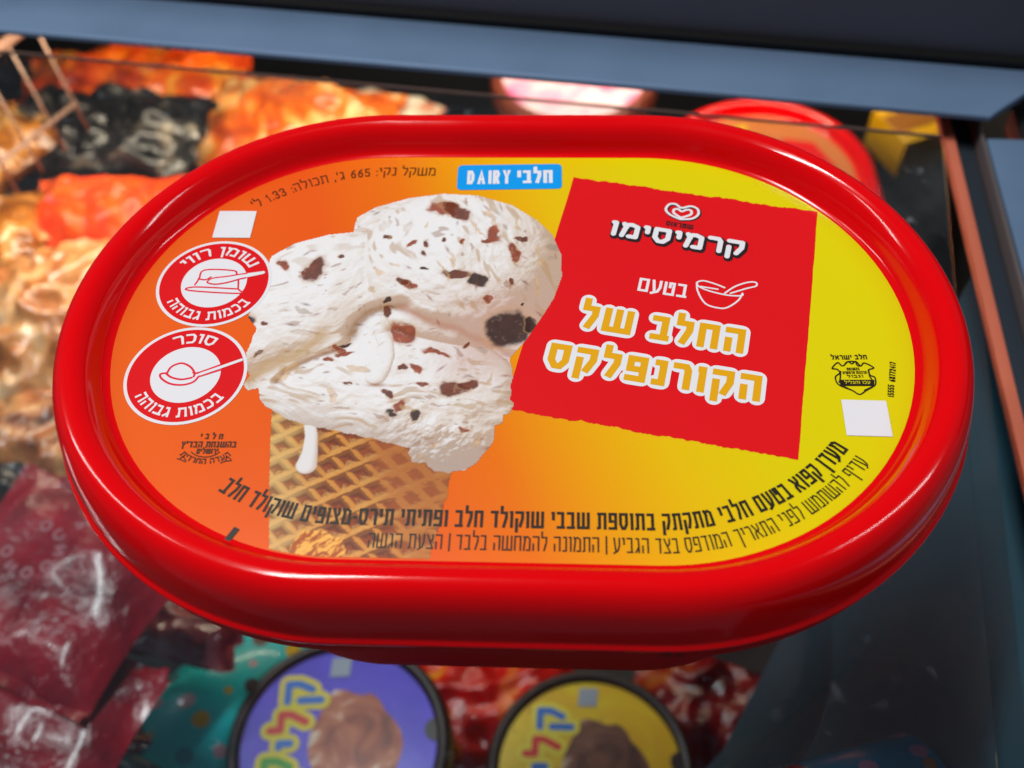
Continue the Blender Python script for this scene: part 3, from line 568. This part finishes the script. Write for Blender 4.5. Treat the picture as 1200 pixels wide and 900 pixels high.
# panel words
lm = line_map(15.75, 1.35, -11.4)
lettering('word_outline', 'החלב של', 36.6, 7.0, 1.62, P_WHITE, LAB, 0.07, lm, pad=1.0, rounded=True, gap=0.2)
lettering('word', 'החלב של', 36.6, 7.0, 1.62, P_GOLD, LAB, 0.10, lm, gap=0.2)
lm = line_map(8.6, -10.1, -10.9)
lettering('word_outline', 'הקורנפלקס', 46.2, 7.0, 1.62, P_WHITE, LAB, 0.07, lm, pad=1.0, rounded=True, gap=0.2)
lettering('word', 'הקורנפלקס', 46.2, 7.0, 1.62, P_GOLD, LAB, 0.10, lm, gap=0.2)
lettering('word', 'בטעם', 11.2, 4.1, 0.66, P_WHITE, LAB, 0.07, line_map(29.2, 12.4, -11.2))
strokes('bowl_icon', [bowl_rim, bowl_body, bowl_spoon, bowl_milk], 0.42, P_WHITE, LAB, 0.07)
lm = line_map(22.9, 30.2, -12.6); P_INK = mat('print_ink', (44, 22, 26), 0.35)
lettering('logo_shadow', 'קרמיסימו', 32.0, 5.1, 1.15, P_INK, LAB, 0.07, lm, pad=0.55, rounded=True, gap=0.15, shift=(0.3, -0.42))
lettering('logo_word', 'קרמיסימו', 32.0, 5.1, 1.15, P_WHITE, LAB, 0.11, lm, pad=0.05, rounded=True, gap=0.15)
lettering('lettering', 'שטראוס', 6.5, 1.6, 0.34, P_INK, LAB, 0.09, line_map(36.7, 33.5, -12))
hs = [(x + 0.18, y - 0.22) for x, y in heart]
strokes('heart_shadow', [hs], 0.95, P_INK, LAB, 0.07)
strokes('heart_emblem', [heart, heart_in], 0.62, P_WHITE, LAB, 0.10)
# ink-jet date code on the skirt, upside down as the tub was filled
V = []; F = []
for c, x0, w in layout('1912 02.60.22 1:12', 41, 3.2, 0.4, 0.3, False):
    pl = []
    for st in G[c][1]: ribbon([(x0 + px * w, 0.2 + py * 2.6) for px, py in st], 0.42, pl)
    union(pl, V, F)
mesh_obj('date_code', [((36 - u) * MM, -(RL + 13.02 + 0.045 * (3.2 - v - 3.2)) * MM, (-13.4 + (3.2 - v)) * MM + HL) for u, v in V], F, mat('dark_code_ink', (96, 4, 8), 0.5), TUB)

# ------------------------------------------------------------------ the freezer: rails, glass, liner
PSI = math.radians(-8.0)
FRZ = empty('chest_freezer', (0.1643, 0.1612, 0), PSI, 'glass-topped chest freezer with blue-grey metal rails', 'freezer')
M_ALU = mat('brushed_rail_metal', (104, 130, 162), 0.45, 0.35, bump=0.05, bscale=25, wear=0.15)
M_SLATE = mat('slate_panel_paint', (106, 108, 116), 0.55, wear=0.15, bscale=12)
M_BLACK = mat('black_rubber', (10, 10, 11), 0.6)
M_LINER = mat('freezer_liner', (30, 32, 36), 0.6, bump=0.1, bscale=20)
M_REFL = mat('dark_teal_reflection', (40, 78, 94), 0.4, bump=0.15, bscale=14, wear=0.2)  # tone of the glass reflection, put into the added panel's colour
# far sliding-lid rail: flat top, rolled front lip, mitred right end
rv = []; prof = [(0.0, 0.0072), (0.0002, 0.0088), (0.0012, 0.0096), (0.0262, 0.0108), (0.0268, 0.0100), (0.0268, 0.0072)]
for (v, z) in prof: rv.append((-0.9, v, z))
for (v, z) in prof: rv.append((0.0 + v * 0.95, v, z))
n = len(prof)
rail = mesh_obj('rail', rv, [(i, (i + 1) % n, n + (i + 1) % n, n + i)[::-1] for i in range(n)] + [tuple(range(n)), tuple(range(n, 2 * n))[::-1]], M_ALU, FRZ)
box('gasket', -0.9, 0.20, 0.0274, 0.0312, -0.004, 0.0130, M_BLACK, FRZ)
box('top_panel', -0.9, 0.60, 0.0316, 0.34, -0.012, 0.120, M_SLATE, FRZ, 0.002)
box('far_wall', -0.9, 0.2, 0.46, 0.48, -0.52, -0.02, M_LINER, FRZ)
box('floor', -0.9, 0.2, -0.7, 0.47, -0.54, -0.52, M_LINER, FRZ)
box('left_wall', -0.92, -0.9, -0.7, 0.47, -0.52, -0.02, M_LINER, FRZ)
# right side: trim painted in reflected orange, dark slot, thin seam, blue-grey rail; runs slightly askew of the far rail
def side(name, x0, x1, z0, z1, m, y0=-0.55, y1=0.02, bv=0.0006):
    o = box(name, x0, x1, y0, y1, z0, z1, m, FRZ, bv); o.rotation_euler = (0, 0, math.radians(5.4)); o.location = (0, 0, 0); return o
M_REFL_TRIM = mat('orange_reflection_trim', (222, 120, 92), 0.35, 0.3, wear=0.2, bscale=20)  # orange the rail edge reflects from the packs, put into its colour
side('orange_reflection_trim', -0.0124, -0.0084, -0.0065, -0.0026, M_REFL_TRIM)
side('slot', -0.0074, -0.0008, -0.014, -0.006, mat('slot_metal', (70, 82, 94), 0.35, 0.6))
side('seam', -0.0006, 0.0008, -0.012, 0.0006, mat('seam_metal', (120, 112, 112), 0.4, 0.5))
side('side_rail', 0.0012, 0.0150, -0.012, 0.0010, M_ALU, y1=-0.002)
side('side_ledge', 0.0154, 0.20, -0.012, -0.002, mat('dark_ledge', (24, 24, 27), 0.5))
side('side_wall', 0.110, 0.12, -0.52, -0.0125, M_LINER, y1=0.46)

# glass lid: thin clear sheet with faint frost and a few scuffs
def glass_mat():
    m = bpy.data.materials.new('lid_glass'); m.use_nodes = True; nt = m.node_tree; nt.nodes.clear()
    out = nt.nodes.new('ShaderNodeOutputMaterial'); tr = nt.nodes.new('ShaderNodeBsdfTransparent'); tr.inputs['Color'].default_value = (0.90, 0.94, 0.95, 1)
    gl = nt.nodes.new('ShaderNodeBsdfGlossy'); gl.inputs['Roughness'].default_value = 0.03
    fr = nt.nodes.new('ShaderNodeFresnel'); 
    ge = nt.nodes.new('ShaderNodeNewGeometry'); io = nt.nodes.new('ShaderNodeMapRange'); io.inputs['To Min'].default_value = 1.5; io.inputs['To Max'].default_value = 1 / 1.5
    nt.links.new(ge.outputs['Backfacing'], io.inputs['Value']); nt.links.new(io.outputs[0], fr.inputs['IOR'])
    mx = nt.nodes.new('ShaderNodeMixShader'); nt.links.new(fr.outputs[0], mx.inputs[0]); nt.links.new(tr.outputs[0], mx.inputs[1]); nt.links.new(gl.outputs[0], mx.inputs[2])
    df = nt.nodes.new('ShaderNodeBsdfDiffuse'); df.inputs['Color'].default_value = (0.75, 0.80, 0.86, 1)
    tc = nt.nodes.new('ShaderNodeTexCoord')
    n1 = nt.nodes.new('ShaderNodeTexNoise'); n1.inputs['Scale'].default_value = 9; n1.inputs['Detail'].default_value = 6; n1.inputs['Roughness'].default_value = 0.65
    n2 = nt.nodes.new('ShaderNodeTexNoise'); n2.inputs['Scale'].default_value = 120; n2.inputs['Detail'].default_value = 3
    for q in (n1, n2): nt.links.new(tc.outputs['Object'], q.inputs['Vector'])
    a = nt.nodes.new('ShaderNodeMapRange'); a.inputs['From Min'].default_value = 0.50; a.inputs['From Max'].default_value = 0.75; a.inputs['To Min'].default_value = 0.004; a.inputs['To Max'].default_value = 0.035; nt.links.new(n1.outputs['Fac'], a.inputs['Value'])
    b = nt.nodes.new('ShaderNodeMapRange'); b.inputs['From Min'].default_value = 0.66; b.inputs['From Max'].default_value = 0.78; b.inputs['To Min'].default_value = 0.0; b.inputs['To Max'].default_value = 0.22; nt.links.new(n2.outputs['Fac'], b.inputs['Value'])
    ml = nt.nodes.new('ShaderNodeMath'); ml.operation = 'MULTIPLY'; nt.links.new(b.outputs[0], ml.inputs[0]); nt.links.new(n1.outputs['Fac'], ml.inputs[1])
    ad = nt.nodes.new('ShaderNodeMath'); ad.operation = 'ADD'; nt.links.new(a.outputs[0], ad.inputs[0]); nt.links.new(ml.outputs[0], ad.inputs[1])
    m2 = nt.nodes.new('ShaderNodeMixShader'); nt.links.new(ad.outputs[0], m2.inputs[0]); nt.links.new(mx.outputs[0], m2.inputs[1]); nt.links.new(df.outputs[0], m2.inputs[2])
    nt.links.new(m2.outputs[0], out.inputs['Surface']); return m
GL = empty('sliding_glass_lid', (0.1643, 0.1612, 0), PSI, 'flat clear glass freezer lid under the large tub', 'glass lid')
box('glass_pane', -0.9, -0.014, -0.6, -0.0015, -0.0014, -0.0002, glass_mat(), GL)
box('edge_seal', -0.9, -0.014, -0.0013, -0.0007, -0.0014, -0.0003, mat('seal_grey', (120, 96, 88), 0.5), GL)

# ------------------------------------------------------------------ contents
def pouch(name, cx, cy, cz, l, w, h, deg, material, label, cat='bag', group='frozen food bags in the freezer', seed=0, crumple=0.006, tilt=(0, 0), seal=True, fq=1.15):
    """a filled plastic bag: pillow with folds, flat crimped ends"""
    root = empty(name, (cx, cy, cz), math.radians(deg), label, cat, group); root.rotation_euler.x = math.radians(tilt[0]); root.rotation_euler.y = math.radians(tilt[1])
    nu, nv = 44, 32; V = []; F = []
    def surf(u, v, s):
        e = max(0, 1 - abs(u) ** 3.2) ** 0.55 * max(0, 1 - abs(v) ** 2.6) ** 0.6
        p = Vector((u * l / 2, v * w / 2, seed * 3.1 + s)) * fq; k = (1 - 0.10 * math.cos(u * 1.5))
        nz = mnoise.noise(p * 38) * 1.0 + mnoise.noise(p * 85) * 0.6 + abs(mnoise.noise(p * 60 + Vector((9, 3, 1)))) * -1.2
        sx = mnoise.noise(p * 22 + Vector((5, 0, 0))) * 0.006 * (1 if abs(v) > 0.8 else 0.6)
        return (u * l / 2 + sx, v * w / 2 * k + sx, s * e * h / 2 + nz * crumple * min(1, e * 2.5) * (1 if s > 0 else 0.3))
    for s in (1, -1):
        b = len(V)
        for i in range(nu + 1):
            for j in range(nv + 1): V.append(surf(-1 + 2 * i / nu, -1 + 2 * j / nv, s))
        for i in range(nu):
            for j in range(nv):
                q = (b + i * (nv + 1) + j, b + (i + 1) * (nv + 1) + j, b + (i + 1) * (nv + 1) + j + 1, b + i * (nv + 1) + j + 1)
                F.append(q if s > 0 else q[::-1])
    mesh_obj('film', V, F, material, root, True)
    if seal:
        for sg in (-1, 1):
            V = []; F = []
            for i in range(3):
                for j in range(25):
                    v = -1 + j / 12; V.append((sg * (l / 2 - 0.003 + i * 0.003), v * w / 2 * 0.97, 0.002 * math.sin(v * 9 + seed) * i + 0.0007 * (j % 2)))
            for i in range(2):
                for j in range(24): F.append((i * 25 + j, (i + 1) * 25 + j, (i + 1) * 25 + j + 1, i * 25 + j + 1))
            mesh_obj('crimped_seal', V, F, material, root, True)
    return root
FLAME = ramp_mat('film_flame_orange', [(0.30, (120, 24, 6)), (0.42, (222, 70, 8)), (0.54, (248, 112, 12)), (0.64, (254, 176, 60)), (0.75, (190, 52, 10))], 26, stretch=(1, 1.6, 1))
FLAME2 = ramp_mat('film_golden_orange', [(0.28, (170, 50, 8)), (0.42, (240, 100, 14)), (0.54, (252, 140, 40)), (0.64, (255, 206, 130)), (0.74, (222, 84, 16))], 30, stretch=(1.5, 1, 1))
BLACKF = ramp_mat('film_black', [(0.42, (12, 12, 14)), (0.58, (34, 33, 34)), (0.68, (120, 112, 100)), (0.78, (196, 180, 158))], 34, rough=0.35, coat=0.4, bump=0.8, bscale=70)  # pale stops are highlights on the crumpled film, put into its colour
ORED = ramp_mat('film_orange_red', [(0.35, (226, 52, 6)), (0.55, (250, 88, 14)), (0.72, (252, 120, 40))], 30, rough=0.45, coat=0.1)
GOLD = ramp_mat('film_gold', [(0.30, (76, 34, 8)), (0.44, (150, 84, 20)), (0.56, (206, 132, 48)), (0.70, (238, 200, 140))], 36, rough=0.25)
CREAM = ramp_mat('film_cream', [(0.30, (110, 52, 20)), (0.42, (190, 116, 60)), (0.54, (216, 160, 104)), (0.70, (238, 210, 176))], 24, rough=0.22, coat=0.8)
BROWNF = ramp_mat('film_brown', [(0.35, (70, 36, 18)), (0.48, (176, 96, 40)), (0.6, (222, 160, 98)), (0.75, (60, 30, 18))], 26)
MAROON = ramp_mat('film_maroon', [(0.35, (112, 8, 26)), (0.55, (168, 16, 40)), (0.70, (192, 44, 62))], 18, rough=0.28, coat=0.5)
MAROON2 = ramp_mat('film_dark_maroon', [(0.35, (58, 12, 18)), (0.52, (100, 20, 28)), (0.64, (128, 86, 30)), (0.72, (84, 20, 26))], 16, rough=0.25, coat=0.8)
PINKF = ramp_mat('film_rose', [(0.35, (110, 40, 50)), (0.52, (150, 64, 70)), (0.68, (196, 132, 136))], 22, rough=0.15, coat=1.0)
REDY = ramp_mat('film_red_yellow', [(0.36, (150, 8, 8)), (0.52, (196, 20, 14)), (0.62, (214, 150, 24)), (0.74, (170, 30, 20))], 20)
DKRED = ramp_mat('film_deep_red', [(0.4, (60, 4, 8)), (0.58, (130, 10, 14)), (0.72, (180, 120, 20))], 18)
WHITEO = ramp_mat('film_white_orange', [(0.38, (228, 92, 16)), (0.48, (240, 224, 196)), (0.62, (246, 240, 224)), (0.72, (232, 80, 12))], 22)
DKBR = ramp_mat('film_dark_brown', [(0.4, (18, 12, 10)), (0.58, (52, 34, 24)), (0.7, (120, 96, 70))], 34)
mm = MM
pouch('frozen_food_bag', -.287, .455, -.200, .150, .070, .036, 4, FLAME, 'flame-orange printed bag behind the black bag', seed=1)
pouch('frozen_food_bag', -.168, .400, -.196, .125, .095, .040, -12, FLAME2, 'golden-orange bag right of the black bag', seed=2)
pouch('frozen_food_bag', -.270, .352, -.160, .120, .076, .036, -3, BLACKF, 'black plastic bag with pale crumple highlights in its colour', seed=3, crumple=0.010)
pouch('frozen_food_bag', -.244, .280, -.156, .088, .056, .030, 2, ORED, 'plain orange-red bag below the black bag', seed=4)
pouch('frozen_food_bag', -.338, .318, -.150, .090, .075, .034, 62, GOLD, 'golden bag at the left edge beside the wire basket', seed=5)
pouch('frozen_food_bag', -.312, .250, -.150, .075, .062, .034, 18, GOLD, 'small golden bag left of the orange-red bag', seed=6)
pouch('frozen_food_bag', -.244, .202, -.152, .085, .100, .040, 24, CREAM, 'cream and tan bag close to the left of the large tub', seed=7, crumple=0.009)
pouch('frozen_food_bag', -.226, .121, -.154, .070, .052, .034, -8, BROWNF, 'brown printed bag under the cream bag', seed=8)
pouch('frozen_food_bag', -.250, .085, -.160, .060, .050, .030, 40, DKBR, 'small dark bag above the maroon bags', seed=9)
MB1 = pouch('frozen_food_bag', -.192, .036, -.126, .080, .096, .022, 68, MAROON, 'shiny maroon bag with a ring of pale letters', seed=10, crumple=0.005, fq=0.45)
pouch('frozen_food_bag', -.184, -.024, -.136, .072, .074, .022, 75, MAROON, 'shiny maroon bag in the lower left corner', seed=11, crumple=0.005, fq=0.45)
pouch('frozen_food_bag', -.168, .042, -.172, .080, .036, .026, -8, PINKF, 'rose-coloured clear film pack beside the teal cup', seed=12, crumple=0.004)
pouch('frozen_food_bag', -.180, -.022, -.205, .062, .066, .030, 60, MAROON2, 'dark maroon and yellow bag left of the teal cup', seed=13)
pouch('frozen_food_bag', -.030, .050, -.285, .100, .070, .034, 10, REDY, 'red and yellow bag between the two round tubs', seed=14)
pouch('frozen_food_bag', .096, .048, -.290, .090, .070, .034, -20, DKRED, 'deep red bag right of the yellow round tub', seed=15)
pouch('frozen_food_bag', -.116, .434, -.215, .070, .045, .030, -20, WHITEO, 'white and orange bag under the far rail', seed=16)
pouch('frozen_food_bag', -.310, .175, -.200, .130, .090, .030, 80, BROWNF, 'brown bag lying under the golden bags', seed=17)
pouch('frozen_food_bag', -.200, .250, -.235, .160, .120, .040, 10, FLAME2, 'orange bag deep under the orange-red bag', seed=18)
# letters pressed round the maroon bag
from mathutils.bvhtree import BVHTree
film = MB1.children[0]; bvh = BVHTree.FromPolygons([v.co for v in film.data.vertices], [p.vertices for p in film.data.polygons])
PALE = mat('pale_print', (176, 104, 116), 0.5)
for k, c in enumerate('OSOCSCO'):
    a = math.radians(120 + k * 42); pl = []; V = []; F = []
    arc = [(math.cos(t), math.sin(t)) for t in [2 * math.pi * q / 14 for q in range(15)]]
    if c == 'C': arc = arc[2:13]
    if c == 'S': arc = [(.8, .8), (0, 1), (-.8, .6), (0, 0), (.8, -.6), (0, -1), (-.8, -.8)]
    ribbon([(10.5 * math.cos(a) + 2.0 * (x * math.cos(a) - y * math.sin(a)), 10.5 * math.sin(a) + 2.0 * (x * math.sin(a) + y * math.cos(a))) for x, y in arc], 1.2, pl); union(pl, V, F)
    pts = []
    for x, y in V:
        h = bvh.ray_cast(Vector((x * mm + .004, y * mm + .004, .2)), Vector((0, 0, -1)))[0]; pts.append((x * mm + .004, y * mm + .004, (h.z if h else .02) + .0004))
    mesh_obj('printed_letter', pts, F, PALE, MB1)
# yellow carton lying by the right wall
yb = empty('carton', (.238, .414, -.212), math.radians(24), 'yellow carton corner beside the orange trim', 'carton'); yb.scale = (.72, .72, .72)
box('carton_body', -.026, .026, -.026, .026, -.02, .02, mat('yellow_card', (220, 172, 20), 0.4), yb, 0.001)
box('carton_flap', -.0255, .0255, -.012, .012, .0203, .0208, mat('brown_card', (150, 96, 26), 0.5), yb)

# round tubs with dark brown rims
def round_tub(name, loc, deg, r, face, label, face2, word_cols=None, halo=None, pic=None, notch=True, rimc=(44, 34, 32), group='round ice cream tubs'):
    root = empty(name, loc, math.radians(deg), label, 'tub', group); R = r
    rim = mat('brown_lid_plastic_%d' % rimc[0], rimc, 0.35, bump=0.05, bscale=60)
    lathe('lid', spline([(R * .84, -.0015), (R * .86, -.0006), (R * .885, .0012), (R * .93, .0022), (R * .975, .0008), (R, -.004), (R * 1.005, -.014), (R * .99, -.015)], 4), rim, root, 72, caps=(True, False))
    lathe('cup', [(R * .97, -.012), (R * .94, -.03), (R * .80, -.095), (R * .70, -.0955)], mat('cup_%s' % face2[0], face2[1], 0.4), root, 48)
    lab = mesh_obj('label', [(x * mm, y * mm, 0) for x, y in disc_pts(0, 0, R * .868 / mm)], [tuple(range(72))], face, root); lab.location.z = -.0004
    if pic:
        pr = random.Random(int(R * 1e5)); pts = []
        for k in range(40):
            a = 2 * math.pi * k / 40; q = 1 + 0.07 * math.sin(3 * a + 1) + 0.05 * math.sin(7 * a) + pr.uniform(-.02, .02)
            pts.append((R / mm * (.13 + .40 * q * math.cos(a)), R / mm * (-.12 + .62 * q * math.sin(a))))
        plate('picture', pts, pic, lab, 0.15)
    if notch:
        plate('tab', disc_pts(R / mm * .86, R / mm * .10, R / mm * .105, 24), rim, lab, 0.6)
        plate('blank_code_patch', [(-.12 * R / mm, .62 * R / mm), (.06 * R / mm, .62 * R / mm), (.08 * R / mm, .80 * R / mm), (-.10 * R / mm, .80 * R / mm)], mat('pale_patch', (150, 160, 178), 0.4), lab, 0.55)
    if word_cols:
        word = 'קליק'; hh = R / mm * .30; lens = [.23, .21, .10, .23]; y = R / mm * .60
        for k, (c, cl, ln) in enumerate(zip(word, word_cols, lens)):
            L = ln * R / mm; x = R / mm * (-.22 - .05 * k + (.06 if k == 2 else 0)); t = R / mm * .07
            f = line_map(x, y - L, 90)
            if halo: lettering('letter_halo', c, L, hh, t, halo, lab, 0.25 + 0.03 * k, f, pad=R / mm * .05, rounded=True)
            lettering('letter', c, L, hh, t, mat('letter_%d_%d_%d' % cl, cl, 0.4), lab, 0.40 + 0.03 * k, f, rounded=True)
            y -= L + R / mm * .05
    return root
VIOLET = ramp_mat('lid_violet', [(0.40, (70, 48, 200)), (0.60, (84, 60, 216)), (0.75, (116, 110, 226))], 30, rough=0.35, coat=0.2, bump=0.02)
YELLOWL = ramp_mat('lid_yellow', [(0.40, (222, 172, 4)), (0.58, (228, 196, 6)), (0.72, (214, 160, 10))], 26, rough=0.35, coat=0.2, bump=0.02)
PICR = ramp_mat('picture_caramel', [(0.32, (90, 40, 30)), (0.44, (160, 76, 50)), (0.53, (190, 110, 76)), (0.60, (232, 206, 186)), (0.72, (120, 56, 40))], 44, rough=0.4, coat=0.1, bump=0.02)
PICB = ramp_mat('picture_cocoa', [(0.32, (50, 28, 22)), (0.46, (104, 60, 44)), (0.56, (130, 84, 60)), (0.66, (206, 184, 164)), (0.75, (80, 46, 34))], 44, rough=0.4, coat=0.1, bump=0.02)
WC = [(30, 110, 206), (216, 40, 40), (30, 110, 206), (60, 160, 50)]
YH = mat('letter_halo_yellow', (226, 206, 40), 0.4)
round_tub('round_tub', (-.0830, -.0010, -.200), 4, .0495, VIOLET, 'round tub with violet lid label and dark brown rim', ('violet', (60, 44, 150)), WC, YH, PICR)
round_tub('round_tub', (.0274, .0055, -.2466), 0, .0495, YELLOWL, 'round tub with yellow lid label and dark brown rim', ('yellow', (170, 130, 10)), WC, mat('letter_halo_pale', (232, 216, 60), 0.4), PICB)
PINKL = ramp_mat('lid_pink', [(0.36, (236, 60, 150)), (0.46, (250, 170, 206)), (0.56, (255, 226, 236)), (0.70, (252, 190, 214))], 22, rough=0.35, coat=0.2, bump=0.02)
round_tub('round_tub', (.0175, .4660, -.200), 0, .0575, PINKL, 'round tub with pink and white lid under the far rail', ('brown', (120, 60, 44)), None, None, None, False, (128, 66, 52))

# dotted turquoise cups lying on their sides
TEALD = dot_mat('turquoise_dotted_card', (0, 206, 208), [(90, 60, 50), (214, 170, 40), (210, 160, 170), (0, 158, 168), (60, 70, 70)], 75, 0.30)
TEALD2 = dot_mat('blue_dotted_card', (20, 140, 190), [(200, 40, 80), (214, 130, 30), (30, 90, 190), (214, 150, 190)], 70, 0.34)
def cup(loc, rot, label, m, rimc):
    root = empty('paper_cup', loc, 0, label, 'cup', 'dotted paper cups lying down'); root.rotation_euler = rot
    lathe('cup_wall', [(.030, -.045), (.031, -.0445), (.038, .045)], m, root, 48)
    lathe('cup_lid', spline([(.0382, .0452), (.0405, .046), (.0410, .050), (.0400, .053), (.034, .0535)], 3), mat('cup_lid_%d' % rimc[0], rimc, 0.4), root, 48)
    return root
cup((-.143, .022, -.236), (math.radians(82), 0, math.radians(-26)), 'turquoise cup with brown and gold dots beside the violet tub', TEALD, (30, 60, 66))
cup((.104, -.058, -.085), (math.radians(84), 0, math.radians(-68)), 'blue-turquoise dotted cup at the bottom right', TEALD2, (180, 30, 70)).scale = (.6, .6, .6)

# second oval tub, seen end-on in the freezer
T2 = empty('ice_cream_tub', (.137, .330, -.2 - HL), math.radians(92), 'red oval tub inside the freezer, partly hidden behind the large tub', 'tub')
for src in (LID, BODY):
    c = src.copy(); COL.objects.link(c); c.parent = T2
L2 = mesh_obj('label', [(x * mm, y * mm, 0) for x, y in stadium(RL + 0.25)], [tuple(range(len(stadium(RL))))], mat('label_two_orange', (206, 120, 60), 0.32), T2); L2.location.z = HL
pts = [(48 + 30 * math.cos(a) * (1 + .08 * math.sin(4 * a)), 16 + 24 * math.sin(a) * (1 + .1 * math.sin(3 * a))) for a in [2 * math.pi * k / 36 for k in range(36)]]
plate('picture', pts, ramp_mat('picture_beige', [(0.35, (176, 120, 84)), (0.5, (222, 186, 156)), (0.65, (244, 232, 220))], 40, rough=0.35, coat=0.1, bump=0.02), L2, 0.05)
plate('red_panel', [(-30, -50), (40, -46), (62, -36), (66, -20), (60, -8), (-30, -14)], P_RED, L2, 0.1)
plate('yellow_patch', [(66, 30), (76, 22), (80, 4), (68, 6)], mat('print_label_yellow', (230, 200, 20), 0.35), L2, 0.1)

# wire basket in the far left corner
M_WIRE = mat('cream_coated_wire', (160, 128, 112), 0.35, 0.1, wear=0.2)
BK = empty('wire_basket', (-.272, .298, -.062), 0, 'cream wire basket at the far left corner of the freezer', 'basket')
def wire(a, b, r=0.0008): tube('wire', [a, b], r, M_WIRE, BK)
wire((-.045, -.075, 0), (.006, .026, 0), .0030); wire((.006, .026, 0), (.03, .024, 0), .0012)
for k in range(7):
    f = k / 6; x = -.045 + .051 * f; y = -.075 + .101 * f; wire((x, y, 0), (x + .006, y - .002, -.07))
wire((-.042, -.074, -.05), (.012, .024, -.05), .0013)

# added dark panel standing in for the reflection in the lower-right glass
REFL = empty('reflection_panel', (.12, .02, -.12), 0, 'dark blue-grey panel added at the lower right for a reflection in the glass', 'added panel')
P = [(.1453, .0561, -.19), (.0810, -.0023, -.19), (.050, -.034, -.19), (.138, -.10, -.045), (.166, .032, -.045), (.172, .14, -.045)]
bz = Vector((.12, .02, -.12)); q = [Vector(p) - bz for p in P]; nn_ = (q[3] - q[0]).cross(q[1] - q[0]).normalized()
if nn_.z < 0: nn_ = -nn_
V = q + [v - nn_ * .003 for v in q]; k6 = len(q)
mesh_obj('panel', V, [tuple(range(k6)), tuple(range(k6, 2 * k6))[::-1]] + [(i, (i + 1) % k6, k6 + (i + 1) % k6, k6 + i)[::-1] for i in range(k6)], M_REFL, REFL)
